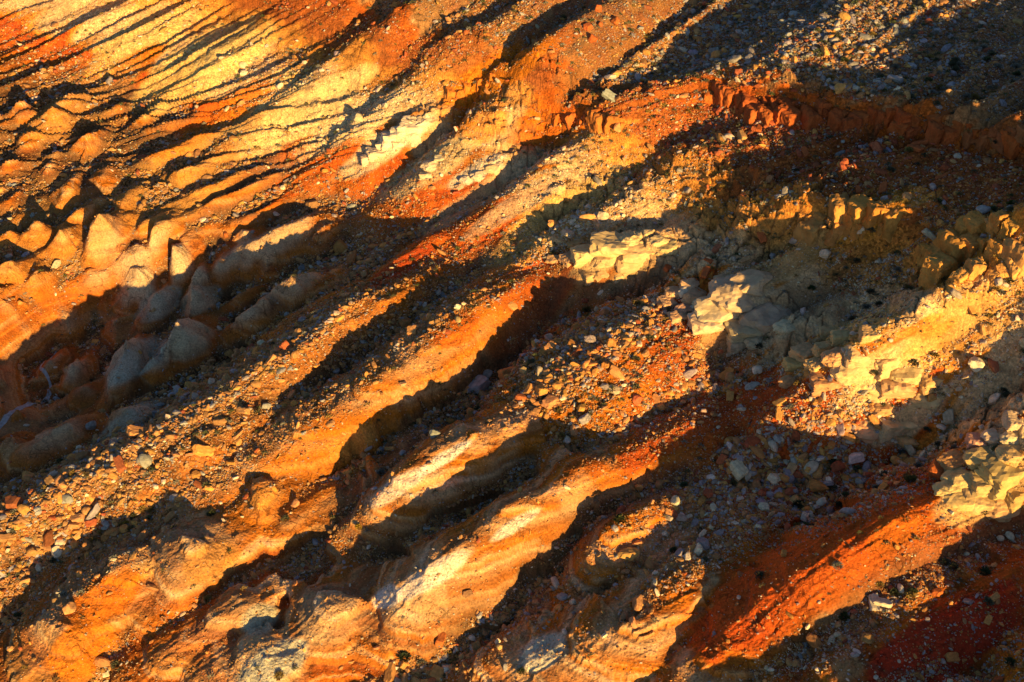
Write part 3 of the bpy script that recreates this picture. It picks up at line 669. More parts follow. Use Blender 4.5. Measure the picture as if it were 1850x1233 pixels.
su, sv = su[keep], sv[keep]
sx, sy, sz, se_, sst = (gidx(A_, su, sv) for A_ in (X, Y, Z, E, ST))
snx, sny, snz = (gidx(A_, su, sv) for A_ in (NX, NY, NZ))
spx = gidx(PD, su, sv) / FPX
n = len(su)
size = .085 * (1 - rng.random(n)) ** (-1 / 2.9)            # half-length in metres
sdn = gidx(DENS, su, sv); size = size * (1 + .55 * sstep(.9, 1.5, sdn)); size = np.minimum(size, .85) * rng.lognormal(-.12, .3, n) * (1 - .2 * sstep(4.2, 4.4, se_)) * np.where(se_ > 4.3, 1.15, 1.0) * np.where(sst < .3, .75, 1.0)
ok = snz > .45
soil = np.stack([gidx(COLR[..., c], su, sv) for c in range(3)], -1)
cls = rng.random(n)
PAL = {'tan': (.44, .25, .11), 'grey': (.30, .32, .34), 'pale': (.62, .56, .44), 'red': (.34, .10, .05), 'gold': (.54, .29, .09)}
def pick(p):   # p: list of (weights array or number, colour)
    W = np.stack([np.broadcast_to(np.asarray(w_, float), (n,)) for w_, _ in p], -1); cw = np.cumsum(W / W.sum(1, keepdims=True), 1)
    k = (rng.random(n)[:, None] > cw).sum(1).clip(0, len(p) - 1); return np.array([c for _, c in p])[k], k
hi = sstep(4.2, 4.4, se_); redz = sstep(3.1, 3.4, se_) * (1 - hi); cream = sstep(1.5, 1.7, se_) * (1 - sstep(2.5, 3, se_)); lowz = sstep(1, .6, se_)
right = sstep(1100, 1400, su)
tint, kcls = pick([(.35 + .6 * lowz, PAL['tan']), (.20 + .5 * hi * (.3 + .7 * right) + .1 * right, PAL['grey']), (.12 + .9 * cream + .9 * right * lowz, PAL['pale']), (.06 + .9 * redz + .12 * right, PAL['red']), (.35, PAL['gold'])])
tint = tint * rng.uniform(.65, 1.25, (n, 1)) * (1 + rng.normal(size=(n, 3)) * .05)
tint = np.clip(tint * .95 + soil * .15, .02, .8)
az = rng.uniform(0, 2 * math.pi, n)
rot = np.stack([rng.normal(size=n) * .3 - sny * .8, rng.normal(size=n) * .3 + snx * .8, az], -1)
scl = size[:, None] * np.stack([rng.uniform(.85, 1.4, n), rng.uniform(.7, 1.05, n), rng.uniform(.65, 1.05, n)], -1)
pos = np.stack([sx + snx * size * .2, sy + sny * size * .2, sz + snz * size * .2], -1)
idx = rng.integers(0, NV, n)
qu, qv, _ = project(pos[:, 0], pos[:, 1], pos[:, 2])
inview = (qu > 4) & (qu < 1846) & (qv > 4) & (qv < 1229)
app = size / spx * inview * ok
order = np.argsort(-app); TOP = order[:235]
rest = ok.copy(); rest[TOP] = False
instancer('loose_stones', ROCKS_I, pos[rest], rot[rest], scl[rest], idx[rest], np.c_[tint[rest], np.ones(rest.sum())])['label'] = 'countless loose tan, grey and red stones strewn over the slope'

# ---- individually placed boulders: the ones a viewer would point at first
def zone(u, v):
    if v < 185 - .05 * (1400 - u) * 0 and u > 1250: return 'dark upper slope above the red cliff'
    if u > 1300 and v < 380: return 'shaded bench below the red cliff'
    if u > 1230 and v < 700: return 'pale sandstone shelves below the golden crags'
    if u > 1180 and v < 980: return 'rubble apron below the pale sandstone'
    if u > 1180: return 'red clay gullies of the lower right'
    if u > 930 and v < 560: return 'rubble around the cream outcrop'
    if u > 820 and v < 800: return 'orange rubble slope beside the deep gully'
    if u > 560 and v > 800: return 'foot of the banded clay ridges'
    if u <= 560 and v > 980: return 'clay mounds of the lower left'
    if v > 560 and u < 930 : return 'long stony ridge of the lower left'
    if v > 330: return 'valley of grey clay mounds'
    return 'sunlit striped slope above the clay mounds'
def shade_word(c):
    r, g, b = c
    if b > r * .88: return 'grey'
    if r > 3 * g * .85 and r / max(g, .01) > 2.1: return 'rust red'
    if r > .5 and b > .3: return 'cream'
    if r / max(b, .01) > 2.6: return 'ochre'
    return 'tan'
BOULD = []
def boulder(p, r_, sc_, k, col, label, group, name='boulder', meshes=None):
    o = bpy.data.objects.new(name, (meshes or ROCKS_B)[k % NV]); COL.objects.link(o)
    o.location = p; o.rotation_euler = r_; o.scale = sc_; o.color = (*[float(c) for c in col], 1)
    o['label'] = label; o['category'] = 'boulder'; o['kind'] = 'thing'
    if group: o['group'] = group
    BOULD.append(o); return o
from collections import defaultdict
SLAB = [mesh_of('slab', *rock_verts(80 + k, 3, 4, (1, .62, .3), boxy=1, rough=.04), M_STONE) for k in range(NV)]
LAB = []
HERO = [ # u, v, half-size px, shape, colour, label
 (430, 796, 9, 0, 'gold', 'squarish orange boulder standing alone with a tall upright shadow behind it'),
 (533, 730, 9, 1, 'gold', 'split orange boulder at the lower end of the dark boulder cluster'),
 (552, 715, 9, 2, 'tan', 'rounded two-toned boulder in the middle of the dark boulder cluster'),
 (577, 704, 9, 4, 'red', 'rust red boulder at the upper end of the dark boulder cluster'),
 (564, 714, 6, 5, 'grey', 'small grey boulder wedged in the dark boulder cluster'),
 (916, 672, 16, 6, 'gold', 'big ochre boulder perched at the edge of the deep gully'),
 (880, 676, 12, 7, 'grey', 'shaded rounded boulder lying down in the deep gully'),
 (946, 672, 10, 8, 'tan', 'tan boulder just right of the big gully-edge boulder'),
 (978, 704, 14, 3, 'gold', 'long ochre block embedded in the orange rubble below the gully edge'),
 (827, 578, 9, 1, 'tan', 'round tan boulder sunk in bare orange clay'),
 (785, 783, 12, 2, 'grey', 'pale grey boulder at the bottom of the deep gully'),
 (728, 696, 7, 6, 'tan', 'lone dark-faced boulder on the smooth orange ridge flank'),
 (225, 955, 10, 0, 'gold', 'curved orange boulder on the stony ridge of the lower left'),
 (244, 945, 7, 3, 'gold', 'pointed bright orange boulder beside the yellow bush'),
 (248, 638, 6, 4, 'gold', 'single sunlit orange boulder on top of a shaded grey mound'),
 (32, 547, 7, 5, 'gold', 'split sunlit yellow boulder in the valley at the far left'),
 (162, 768, 13, 7, 'grey', 'dark boulder at the foot of the brown clay hill'),
 (409, 425, 7, 8, 'red', 'small upright red boulder on the rim of the valley'),
 (1220, 905, 15, 1, 'pale', 'large pale boulder with a cracked face above the brown ridge'),
 (1036, 1088, 9, 2, 'pale', 'pale grey upright boulder near the narrow gully'),
 (797, 1155, 15, 3, 'red', 'dark rust red upright boulder at the foot of the banded ridge'),
 (940, 1150, 8, 4, 'tan', 'round tan boulder in the gully bottom rubble'),
 (902, 1170, 8, 5, 'tan', 'knobbly tan boulder lower down in the gully rubble'),
 (1332, 848, 19, 6, 'pale', 'tall knobbly cream boulder on the rubble apron'),
 (1465, 842, 17, 7, 'pale', 'broad cream boulder leaning on the rubble apron'),
 (1288, 918, 10, 8, 'pale', 'cream boulder below the red clay tongue'),
 (1382, 916, 11, 0, 'pale', 'pale split boulder in the middle of the dark rubble'),
 (1394, 928, 9, 1, 'tan', 'tan boulder tucked behind the pale split boulder'),
 (1479, 932, 7, 2, 'pale', 'small white boulder in the dark rubble'),
 (1320, 796, 12, 3, 'gold', 'sunlit orange standing boulder on the rubble apron'),
 (1371, 780, 9, 4, 'pale', 'bluish white boulder in the shaded rubble'),
 (1500, 765, 12, 5, 'gold', 'sunlit hooked yellow boulder below the pale crag'),
 (1692, 846, 22, 6, 'red', 'large dark red boulder at the head of the orange ridge'),
 (1825, 968, 10, 7, 'pale', 'white boulder at the foot of the yellow crag'),
 (1806, 972, 8, 8, 'pale', 'pointed white boulder beside the foot of the yellow crag'),
 (1693, 1070, 10, 0, 'red', 'rounded red boulder in the gully between the red ridges'),
 (1628, 1062, 11, 1, 'pale', 'pale boulder upslope of the split cream slab'),
 (1718, 1090, 6, 2, 'gold', 'small sunlit orange boulder on the dark red clay'),
 (1795, 1080, 11, 3, 'gold', 'sunlit orange boulder near the right edge of the red hill'),
 (1385, 1206, 6, 4, 'pale', 'small white boulder in the bottom gully'),
 (1335, 1080, 6, 5, 'pale', 'small pale boulder on the red clay ridge'),
 (1420, 1000, 9, 6, 'gold', 'long sunlit boulder on the crest of the red ridge'),
 (1112, 38, 13, 7, 'red', 'biggest orange boulder of the cluster near the top'),
 (1080, 15, 9, 8, 'red', 'tall orange boulder at the top of the cluster'),
 (1062, 48, 9, 0, 'red', 'flat orange boulder at the left of the cluster near the top'),
 (1085, 44, 7, 1, 'red', 'middle orange boulder of the cluster near the top'),
 (1070, 72, 10, 2, 'red', 'lower orange boulder of the cluster near the top'),
 (1450, 563, 12, 4, 'pale', 'round white boulder in the dark cleft between sandstone shelves'),
 (1318, 514, 9, 5, 'pale', 'small white round boulder on the crest of the grey-white outcrop'),
 (1000, 775, 6, 6, 'gold', 'small yellow boulder above the tip of the banded ridge'),
 (986, 752, 8, 7, 'gold', 'sunlit wedge boulder at the head of the banded ridge'),
 (1050, 738, 10, 8, 'gold', 'rounded yellow boulder below the orange clay wall'),
]
TCOL = {'gold': (.56, .30, .09), 'tan': (.50, .33, .16), 'grey': (.30, .30, .29), 'pale': (.62, .56, .42), 'red': (.46, .13, .04)}
hr = random.Random(3)
for (u_, v_, s_, k, c, lb) in HERO:
    p, mpp, (j, i) = ground_px(u_, v_ + s_ * .4)
    s = s_ * mpp
    boulder(p + np.array([0, 0, s * .35]), (hr.uniform(-.3, .3), hr.uniform(-.3, .3), hr.uniform(0, 6)), (s, s * hr.uniform(.8, 1), s * hr.uniform(.9, 1.25)), k, [x * hr.uniform(.9, 1.1) for x in TCOL[c]], lb, None)
SLABS = [ # u, v, half length px, angle deg in ground, colour, label
 (1668, 258, 16, 48, 'red', 'sunlit orange slab sliding from the red cliff'), (1654, 268, 12, 48, 'red', 'lower of the two sunlit slabs below the red cliff'),
 (1454, 278, 9, 20, 'red', 'red square slab on the bench below the cliff'), (1372, 232, 9, 40, 'red', 'small tilted red slab under the left end of the cliff'),
 (1470, 260, 8, 80, 'red', 'narrow red slab standing on the shaded bench'), (1700, 320, 9, 30, 'red', 'dull red slab near the right end of the bench'),
 (1377, 432, 12, 55, 'red', 'orange-red slab standing in the rubble left of the golden crags'), (1280, 472, 8, 50, 'red', 'upper of two red slabs above the white outcrop'), (1274, 494, 11, 40, 'red', 'lower of two red slabs above the white outcrop'),
 (1206, 484, 11, 45, 'red', 'red slab right of the cream outcrop'), (1580, 1090, 14, 50, 'pale', 'left half of the split cream slab in the gully'), (1592, 1088, 16, 50, 'pale', 'right half of the split cream slab in the gully'),
 (1312, 678, 15, 30, 'gold', 'long sunlit yellow slab below the shaded sandstone'), (1410, 728, 11, 5, 'gold', 'square yellow block on the edge of the rubble apron'), (1408, 750, 11, 5, 'gold', 'flat yellow block under the square one'),
 (1320, 715, 12, 45, 'gold', 'narrow sunlit slab among the orange rubble'), (1430, 850, 14, 25, 'tan', 'layered tan slab lying in the rubble'), (1600, 878, 12, 40, 'gold', 'tan flat slab in the shade of the yellow crag'),
 (1785, 1180 - 60, 10, 30, 'gold', 'orange ledge slab on the red hill at the right edge'), (1345, 470, 9, 40, 'tan', 'tan slab above the shaded sandstone'), (1595, 340, 12, 35, 'red', 'red slab with a sunlit edge above the golden crags'),
 (1550, 345, 8, 30, 'red', 'dull purple-red slab above the golden crags'), (1690, 500, 10, 35, 'gold', 'sunlit yellow slab below the golden crags'), (1755, 560, 9, 30, 'gold', 'yellow slab in the scrub below the golden crags'),
]
for n_, (u_, v_, s_, ang, c, lb) in enumerate(SLABS):
    p, mpp, (j, i) = ground_px(u_, v_ + s_ * .2); s = s_ * mpp
    nv_ = Vector((NX[j, i], NY[j, i], NZ[j, i])); qn = nv_.to_track_quat('Z', 'Y').to_euler()
    o = boulder(p + np.array([0, 0, s * .15]), Euler((0, 0, 0)), (s * 1.35, s * 1.1, s * 1.5), n_, TCOL[c], lb, None, name='rock_slab', meshes=SLAB)
    o.rotation_mode = 'QUATERNION'; o.rotation_quaternion = (Vector((NX[j, i] * .6, NY[j, i] * .6 , 1)).to_track_quat('Z', 'X')) @ Euler((0, 0, R(ang))).to_quaternion()
    o['category'] = 'rock slab'

# the next largest boulders: each told apart by its look and by the landmark it lies next to
MARKS = [(1110, 460, 'cream cracked outcrop'), (1320, 555, 'rounded grey-white hump'), (1370, 600, 'grooved grey-white hump'), (1590, 690, 'large jointed crag'), (1790, 870, 'yellow crag'),
  (1500, 400, 'blocky golden crag'), (1760, 460, 'columned golden crag'), (1600, 215, 'dark red cliff'), (1380, 195, 'cliff end in sunlight'), (1085, 50, 'orange boulder cluster'), (740, 240, 'bright white rock patch'),
  (880, 310, 'grey-white rib'), (1680, 255, 'sunlit red slabs'), (916, 672, 'big gully-edge boulder'), (555, 715, 'dark boulder cluster'), (430, 796, 'lone squarish boulder'), (335, 610, 'grey clay cone'),
  (248, 645, 'mound with a sunlit boulder'), (80, 700, 'pale winding path'), (225, 955, 'curved orange boulder'), (462, 900, 'small round clay dome'), (362, 1010, 'big tan clay dome'), (160, 1150, 'lowest orange clay mound'),
  (605, 1098, 'sunlit clay peak'), (490, 1200, 'blue-grey clay dome'), (800, 835, 'salt-white ridge crest'), (920, 945, 'banded ridge ledge'), (720, 1075, 'white nose of the banded ridge'), (1138, 944, 'shaded brown ridge'),
  (1128, 1130, 'low orange ridge'), (1220, 905, 'cracked pale boulder'), (1332, 848, 'tall knobbly boulder'), (1465, 842, 'leaning cream boulder'), (1586, 1088, 'split cream slab'), (1692, 846, 'large dark red boulder'),
  (1500, 1010, 'orange-red ridge crest'), (1700, 1150, 'dark red hill'), (1200, 790, 'red clay tongue'), (1060, 640, 'orange rubble slope'), (1040, 745, 'orange clay wall'), (720, 485, 'dark red clay ridge'),
  (640, 560, 'head of the stony ridge'), (200, 880, 'foot of the stony ridge'), (350, 800, 'middle of the stony ridge'), (1500, 90, 'dark stony hillside'), (1750, 90, 'darkest corner of the hillside'), (1250, 80, 'sunlit stony hillside'),
  (1450, 300, 'shaded bench'), (1700, 340, 'bench under the lit cliff patches'), (1000, 420, 'striped stony shoulder'), (820, 540, 'dark stony gully head'), (261, 478, 'sunlit curved clay crest'), (1420, 900, 'dark rubble apron'),
  (1640, 790, 'layered ledges under the crag'), (1010, 70, 'lit orange rock face'), (470, 190, 'cream striped slope')]
def where(u, v, taken, base):
    c = sorted(MARKS, key=lambda m_: math.hypot(m_[0] - u, (m_[1] - v) * 1.3))
    for m_ in c[:5]:
        dx, dy = u - m_[0], v - m_[1]; dd_ = math.hypot(dx, dy)
        al = dx * .84 - dy * .54; ac = dx * .54 + dy * .84
        rel_ = ('upslope of' if al > 0 else 'downslope of') if abs(al) > abs(ac) else ('below' if ac > 0 else 'above')
        for dist_ in (['close ' if dd_ < 45 else 'far ' if dd_ > 110 else ''] ):
            lb = '%s %s%s the %s' % (base, dist_, rel_, m_[2])
            if lb not in taken: return lb
    for m_ in c[:12]:
        lb = '%s some way from the %s' % (base, m_[2])
        if lb not in taken: return lb
    return '%s not far from the %s' % (base, c[0][2])
SHP = lambda sc_: 'tall' if sc_[2] > sc_[0] * .95 else 'long' if sc_[0] > sc_[1] * 1.6 else 'flat' if sc_[2] < sc_[0] * .62 else 'squat'
taken = set()
for t in TOP:
    if min([math.hypot(qu[t] - h_[0], qv[t] - h_[1]) for h_ in HERO]) < 14: continue
    lw = shade_word(tint[t]); kd = 'blocky' if idx[t] % 3 == 0 else 'angular'
    sz_ = 'big' if app[t] > np.quantile(app[TOP], .66) else 'small' if app[t] < np.quantile(app[TOP], .33) else 'middling'
    lb = where(qu[t], qv[t], taken, '%s %s %s %s boulder' % (sz_, lw, SHP(scl[t]), kd)); taken.add(lb)
    boulder(pos[t], rot[t], scl[t], int(idx[t]), tint[t], lb, 'boulders strewn over the slope')

# ------------------------------------------------------------------ outcrops and cliffs: things whose blocks are parts
def block_mesh(seed, dims, boxy, rough, bed=.035, sub=4):
    v, f = rock_verts(seed, sub, 13, (1, 1, 1), boxy=boxy, rough=rough)
    r = np.random.default_rng(seed)
    hz = v[:, 2] * dims[2] / .16 + .6 * v[:, 0] + .4 * np.sin(v[:, 1] * 2 + seed)
    step = (hz - np.floor(hz)); rad = 1 - bed * (step < .22) - bed * .7 * vnoise(np.floor(hz) * .7 + seed, v[:, 0] * 1.5, 3)
    # vertical joints
    an = np.arctan2(v[:, 1], v[:, 0]) * 1.6 + seed; rad = rad - .05 * (np.abs(vnoise(an * 1.5, v[:, 2] * .6, 5)) < .06)
    v = v * np.stack([rad, rad, np.ones_like(rad)], -1)
    return mesh_of('block', v * np.array(dims), f, M_BLOCK, False)
BLK = [block_mesh(200 + k, (1, .8, .6), k % 2, .15) for k in range(8)]
CLF = [block_mesh(300 + k, (.62, .7, 1), 1, .12, .05) for k in range(8)]
br = random.Random(11)
def outcrop(name, label, cat, blocks, meshes, col, tall=1.0, tilt=.12, sink=.25):
    u0, v0 = blocks[0][:2]; p0, _, _ = ground_px(u0, v0)
    root = bpy.data.objects.new(name, None); root.location = p0; COL.objects.link(root)
    root['label'] = label; root['category'] = cat
    for (u_, v_, s_) in blocks:
        p, mpp, (j, i) = ground_px(u_, v_ + s_ * .5 * tall); s = s_ * mpp * br.uniform(1.2, 1.75)
        o = bpy.data.objects.new('ledge' if v_ < v0 - 8 else 'block', br.choice(meshes)); COL.objects.link(o); o.parent = root
        c = [x * br.uniform(.92, 1.08) for x in col]; g_ = COLR[j, i]; o.color = (*[c[q_] * .55 + g_[q_] * .45 for q_ in range(3)], 1)
        o.location = p - p0 + np.array([0, s * .55, -s * .12 * sink]); o.rotation_euler = (br.uniform(-tilt, tilt), br.uniform(-tilt, tilt), br.uniform(-.3, .3) + (math.pi if br.random() < .5 else 0) + R(15))
        o.scale = (s * br.uniform(.95, 1.2), s * br.uniform(.9, 1.15), s * br.uniform(.9, 1.1))
    return root
outcrop('sandstone_outcrop', 'cream cracked sandstone outcrop in full sun near the centre', 'outcrop',
  [(1062, 462, 24), (1098, 470, 22), (1108, 448, 30), (1150, 462, 28), (1205, 450, 18), (1040, 440, 14), (1092, 492, 17), (1120, 500, 14), (1030, 470, 15), (1072, 500, 16), (1140, 440, 16), (1190, 440, 12), (1000, 468, 14), (1010, 440, 12)], BLK, (.66, .53, .30))
outcrop('sandstone_outcrop', 'rounded grey-white sandstone hump half in shade right of the centre', 'outcrop',
  [(1300, 560, 34), (1330, 535, 32), (1280, 585, 26), (1360, 515, 24), (1240, 560, 15), (1262, 540, 16), (1220, 530, 15), (1225, 575, 13), (1310, 510, 12), (1245, 515, 14), (1205, 550, 12)], BLK, (.60, .53, .38))
outcrop('sandstone_outcrop', 'finely grooved grey-white sandstone hump just below the rounded one', 'outcrop',
  [(1350, 595, 30), (1385, 580, 30), (1335, 620, 22), (1410, 560, 20), (1420, 590, 18), (1370, 620, 16)], BLK, (.58, .52, .38))
outcrop('sandstone_outcrop', 'large jointed cream sandstone crag with dark cracks, sunlit at right', 'outcrop',
  [(1585, 700, 32), (1545, 668, 26), (1610, 655, 26), (1500, 690, 24), (1640, 672, 32), (1625, 700, 26), (1560, 645, 22), (1660, 640, 18), (1520, 650, 18), (1480, 660, 16), (1600, 735, 22), (1570, 775, 28), (1610, 770, 24), (1650, 760, 26), (1640, 800, 22), (1460, 640, 17), (1440, 660, 16), (1430, 690, 13), (1490, 630, 16), (1530, 610, 18), (1500, 600, 14), (1575, 610, 14), (1680, 720, 24), (1690, 690, 20)], BLK, (.64, .52, .28))
outcrop('sandstone_outcrop', 'yellow sandstone crag at the right edge above the orange ridge', 'outcrop',
  [(1790, 880, 30), (1830, 860, 30), (1750, 870, 24), (1770, 910, 26), (1810, 915, 26), (1840, 900, 24), (1730, 840, 18), (1790, 830, 24), (1840, 820, 22), (1740, 910, 20), (1720, 890, 16)], BLK, (.62, .49, .24))
outcrop('sandstone_outcrop', 'white-topped sandstone ledge at the right edge above the yellow crag', 'outcrop',
  [(1838, 765, 20), (1800, 790, 18), (1770, 800, 15), (1835, 795, 16)], BLK, (.64, .56, .40))
outcrop('sandstone_outcrop', 'bright white sandstone patch on the upper slope with cracked face', 'outcrop',
  [(722, 236, 19), (740, 230, 17), (706, 252, 16), (690, 264, 14), (745, 248, 14), (680, 278, 13), (760, 225, 11), (665, 290, 10), (720, 262, 12)], BLK, (.74, .66, .50), sink=.6)
outcrop('sandstone_outcrop', 'long grey-white sandstone rib below the bright white patch', 'outcrop',
  [(890, 305, 16), (868, 315, 15), (846, 324, 13), (835, 335, 11), (905, 298, 10), (780, 300, 13), (770, 318, 12), (795, 285, 11)], BLK, (.62, .58, .46), sink=.5)
def along(us, f, du, s, jit=4):
    r_ = []
    for u_ in us:
        r_.append((u_ + br.uniform(-du, du) * 1.8, f(u_) + br.uniform(-jit, jit) * 1.5, s * br.choice([.5, .7, .9, 1.2, 1.6])))
    return r_
l4 = lambda u_: np.interp(u_, [1240, 1310, 1400, 1530, 1620, 1700, 1850], [180, 182, 196, 206, 214, 226, 246])
outcrop('red_cliff', 'dark red sandstone cliff band with small sunlit patches under the upper slope', 'cliff',
  along(range(1345, 1860, 17), l4, 5, 15) + along(range(1340, 1860, 22), lambda u_: l4(u_) + 17, 6, 14), CLF, (.40, .115, .04), tall=1.2, sink=.35)
outcrop('red_cliff', 'broken red sandstone ledge with sunlit ribs left of the main cliff', 'cliff',
  along(range(1010, 1140, 13), lambda u_: np.interp(u_, [1010, 1140], [212, 228]), 3, 12) + along(range(1285, 1335, 13), lambda u_: 178, 3, 12), CLF, (.50, .16, .045), tall=1.2, sink=.4)
gr_ = lambda u_: np.interp(u_, [1440, 1500, 1560, 1600, 1660, 1740, 1850], [395, 400, 392, 385, 430, 415, 415])
outcrop('golden_crag', 'golden yellow blocky crag in broken sunlight right of the shaded hollow', 'cliff',
  along(range(1450, 1625, 17), gr_, 5, 15) + along(range(1460, 1600, 21), lambda u_: gr_(u_) + 24, 6, 16), CLF, (.52, .29, .09), tall=1.1, sink=.4)
outcrop('golden_crag', 'golden columned crag with tall sunlit ribs at the right edge', 'cliff',
  along(range(1665, 1860, 19), lambda u_: 455, 5, 19, 8) + along(range(1670, 1860, 23), lambda u_: 492, 6, 20, 8) + along(range(1740, 1860, 20), lambda u_: 410, 5, 17, 6), CLF, (.55, .31, .10), tall=1.3, sink=.4)
outcrop('red_cliff', 'low orange blocks in a row above the shaded bench at far upper centre', 'cliff',
  along(range(810, 900, 14), lambda u_: np.interp(u_, [810, 900], [172, 140]), 4, 8), CLF, (.52, .18, .05), tall=1, sink=.5)

# ------------------------------------------------------------------ desert shrubs
def shrub_mesh(name, seed, mat, n=90, spread=1.0):
    r = np.random.default_rng(seed); vs, fs_ = [], []
    for k in range(n):
        a = r.uniform(0, 2 * math.pi); el = r.uniform(.15, 1.45); L = r.uniform(.6, 1.05)
        d = np.array([math.cos(a) * math.cos(el) * spread, math.sin(a) * math.cos(el) * spread, math.sin(el) * .85]); b = d * L * r.uniform(.25, .6); t = d * L
        s = np.cross(d, r.normal(size=3)); s = s / np.linalg.norm(s) * r.uniform(.035, .075); s2 = np.cross(d, s); s2 = s2 / np.linalg.norm(s2) * .09
        q_ = len(vs); vs += [b, b + (t - b) * .55 + s, t, b + (t - b) * .55 - s, b + (t - b) * .7 + s2]; fs_ += [(q_, q_ + 1, q_ + 2), (q_, q_ + 2, q_ + 3), (q_, q_ + 4, q_ + 2)]
    m = bpy.data.meshes.new(name); m.from_pydata([tuple(x) for x in vs], [], fs_); m.materials.append(mat); return m
def leaf_material(name, mode):
    m, ns, ln, b = principled(name, .9)
    c = N(ns, 'ShaderNodeAttribute', attribute_type='INSTANCER', attribute_name='tint').outputs['Color'] if mode == 'INSTANCER' else N(ns, 'ShaderNodeObjectInfo').outputs['Color']
    tc = N(ns, 'ShaderNodeTexCoord'); n1 = N(ns, 'ShaderNodeTexNoise'); n1.inputs['Scale'].default_value = 4
    ln.new(tc.outputs['Object'], n1.inputs['Vector'])
    mr = N(ns, 'ShaderNodeMapRange'); mr.inputs[1].default_value = .3; mr.inputs[2].default_value = .7; mr.inputs[3].default_value = .5; mr.inputs[4].default_value = 1.5
    mx = N(ns, 'ShaderNodeMix', data_type='RGBA', blend_type='MULTIPLY'); mx.inputs[0].default_value = 1
    ln.new(c, mx.inputs[6]); ln.new(n1.outputs['Fac'], mr.inputs[0]); ln.new(mr.outputs[0], mx.inputs[7]); ln.new(mx.outputs[2], b.inputs['Base Color'])
    return m
ML_I, ML_O = leaf_material('scrub_leaves', 'INSTANCER'), leaf_material('shrub_leaves', 'OBJECT')
SHI = [shrub_mesh('scrub_shape', 500 + k, ML_I, 40) for k in range(4)]; SHO = [shrub_mesh('shrub', 520 + k, ML_O, 200) for k in range(5)]
ns_ = 17000
hu = rng.uniform(-60, 1910, ns_); hv = rng.uniform(-40, 1290, ns_)
pe = gidx(E, hu, hv); pst = gidx(np.clip(DENS, 0, 1), hu, hv); psm = gidx(SM, hu, hv)
kp = rng.random(ns_) < (.12 + .5 * ((hu > 950) & (hu < 1350) & (hv < 190)) + .35 * pst + .5 * (pe > 4.3) + .25 * ((pe > 2.2) & (pe < 3.2))) * (1 - .9 * psm)
hu, hv = hu[kp], hv[kp]; pe = pe[kp]; m_ = len(hu)
hx, hy, hz = (gidx(A_, hu, hv) for A_ in (X, Y, Z)); hs = rng.uniform(.3, .95, m_) * np.where(pe > 4.3, 1.0, .9)
gk = rng.random(m_)
GRN = np.array([(.085, .11, .05), (.12, .13, .08), (.22, .23, .20), (.26, .19, .06), (.08, .09, .055)])
wts = np.where((pe > 4.3)[:, None], [[.15, .15, .55, .08, .07]], [[.18, .22, .25, .2, .15]])
kk = (gk[:, None] > np.cumsum(wts, 1)).sum(1).clip(0, 4); hc = GRN[kk] * rng.uniform(.8, 1.3, (m_, 1))
happ = hs / (gidx(PD, hu, hv) / FPX); hq = project(hx, hy, hz); hin = (hq[0] > 8) & (hq[0] < 1842) & (hq[1] > 8) & (hq[1] < 1225)
ho = np.argsort(-happ * hin); HT = ho[:170]; rs = np.ones(m_, bool); rs[HT] = False
instancer('desert_scrub', SHI, np.stack([hx, hy, hz], -1)[rs], np.stack([0 * hx, 0 * hx, hx * 7], -1)[rs], (hs[:, None] * np.ones(3))[rs], rng.integers(0, 4, m_)[rs], np.c_[hc, np.ones(m_)][rs])['label'] = 'scattered small grey-green desert scrub'
GW = ['dark green', 'olive', 'silver-grey', 'yellow', 'dark']
m_stem, _, _, b_ = principled('dry_wood'); b_.inputs['Base Color'].default_value = (.10, .07, .05, 1)
def stem_mesh(seed):
    r = np.random.default_rng(seed); vs, fs_ = [], []
    for k in range(6):
        a_ = k * 1.05 + r.uniform(-.3, .3); t = np.array([math.cos(a_) * .5, math.sin(a_) * .5, r.uniform(.45, .7)]); q_ = len(vs)
        for c in range(3):
            an = c * 2.1; vs.append((math.cos(an) * .05, math.sin(an) * .05, -.1))
        for c in range(3):
            an = c * 2.1; vs.append((t[0] + math.cos(an) * .02, t[1] + math.sin(an) * .02, t[2]))
        for c in range(3):
            d_ = (c + 1) % 3; fs_.append((q_ + c, q_ + d_, q_ + 3 + d_, q_ + 3 + c))
    m = bpy.data.meshes.new('stem'); m.from_pydata([tuple(x) for x in vs], [], fs_); m.materials.append(m_stem); return m
STM = [stem_mesh(k) for k in range(3)]
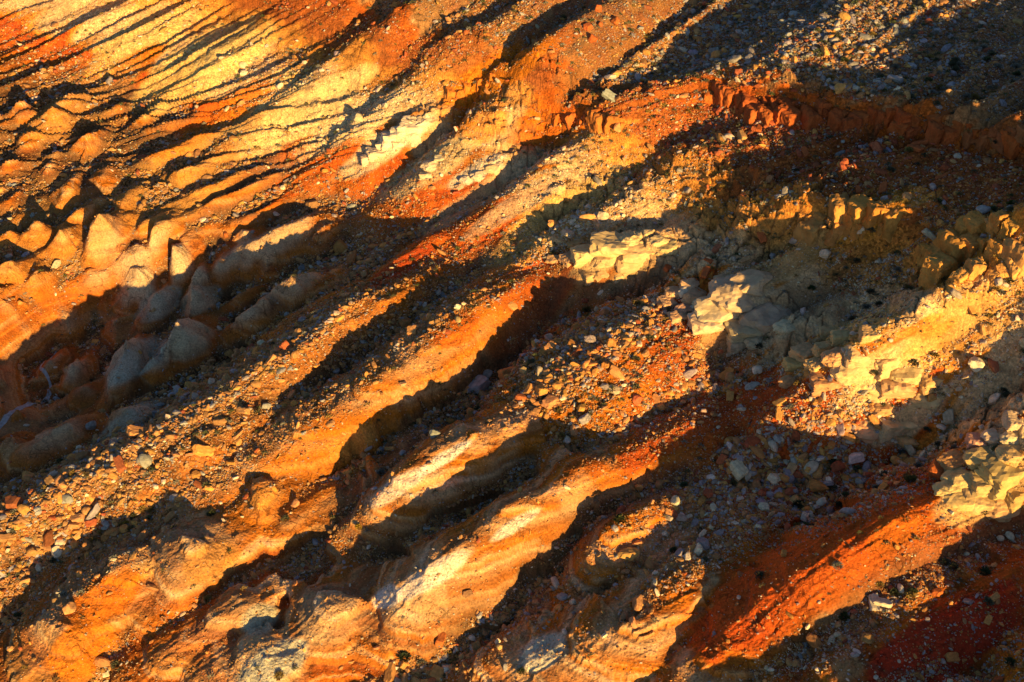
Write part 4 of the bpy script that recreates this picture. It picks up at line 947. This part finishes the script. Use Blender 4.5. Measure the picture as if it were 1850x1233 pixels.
def shrub(p, s, rz, k, col, label, group=None):
    root = bpy.data.objects.new('desert_shrub', None); COL.objects.link(root); root.location = p; root.rotation_euler = (0, 0, rz)
    root['label'] = label; root['category'] = 'shrub'
    if group: root['group'] = group
    o = bpy.data.objects.new('crown', SHO[k % 5]); COL.objects.link(o); o.parent = root; o.scale = (s, s, s * .9); o.color = (*col, 1)
    o = bpy.data.objects.new('stem', STM[k % 3]); COL.objects.link(o); o.parent = root; o.scale = (s, s, s)
for t in HT:
    g_ = GW[kk[t]]; sz_ = 'big' if happ[t] > np.quantile(happ[HT], .6) else 'small'
    lb = where(hq[0][t], hq[1][t], taken, '%s %s desert shrub' % (sz_, g_)); taken.add(lb)
    shrub((hx[t], hy[t], hz[t] - .03), hs[t], hx[t] * 9, int(t), [float(c) for c in hc[t]], lb, 'desert shrubs dotted over the slope')
for (u_, v_, s_, c, lb) in [
    (648, 950, 9, (.42, .30, .04), 'bright yellow bush at the foot of the banded clay ridge'), (1120, 934, 14, (.05, .07, .03), 'dark green bush in the gully right of the banded ridges'),
    (228, 943, 8, (.30, .22, .04), 'yellow-green bush left of the pointed orange boulder'), (1525, 1110, 13, (.07, .09, .03), 'green bush at the shadow edge of the red ridge'),
    (1650, 862, 16, (.14, .13, .04), 'olive bush beside the large dark red boulder'), (1440, 908, 16, (.04, .06, .03), 'dark green bush in the middle of the dark rubble'),
    (1520, 910, 13, (.05, .06, .03), 'dark bush below the shaded rubble right of the other'), (730, 1185, 15, (.04, .06, .035), 'dark green bush in the shade at the bottom'),
    (1105, 700, 12, (.08, .10, .04), 'green bush above the orange clay wall'), (1060, 560, 12, (.14, .12, .04), 'olive bush below the cream outcrop'),
    (1835, 365, 11, (.08, .13, .03), 'bright green bush at the right edge of the shaded bench'), (1643, 268, 10, (.20, .19, .06), 'spiky yellowish bush beside the sunlit slabs'),
    (1508, 832, 15, (.06, .08, .04), 'dark bush under the yellow crag block'), (1780, 1030, 14, (.05, .07, .03), 'dark bush in the gully at the lower right'), (1465, 520, 9, (.05, .08, .03), 'small green bush on the shaded sandstone shelf'),
    (1010, 740, 10, (.16, .14, .05), 'olive bush among boulders above the ridge tip'), (1150, 545, 10, (.16, .12, .04), 'brownish bush at the edge of the orange rubble')]:
    p, mpp, _ = ground_px(u_, v_ + s_ * .5); shrub(p, s_ * mpp * 1.1, u_, int(u_), c, lb)
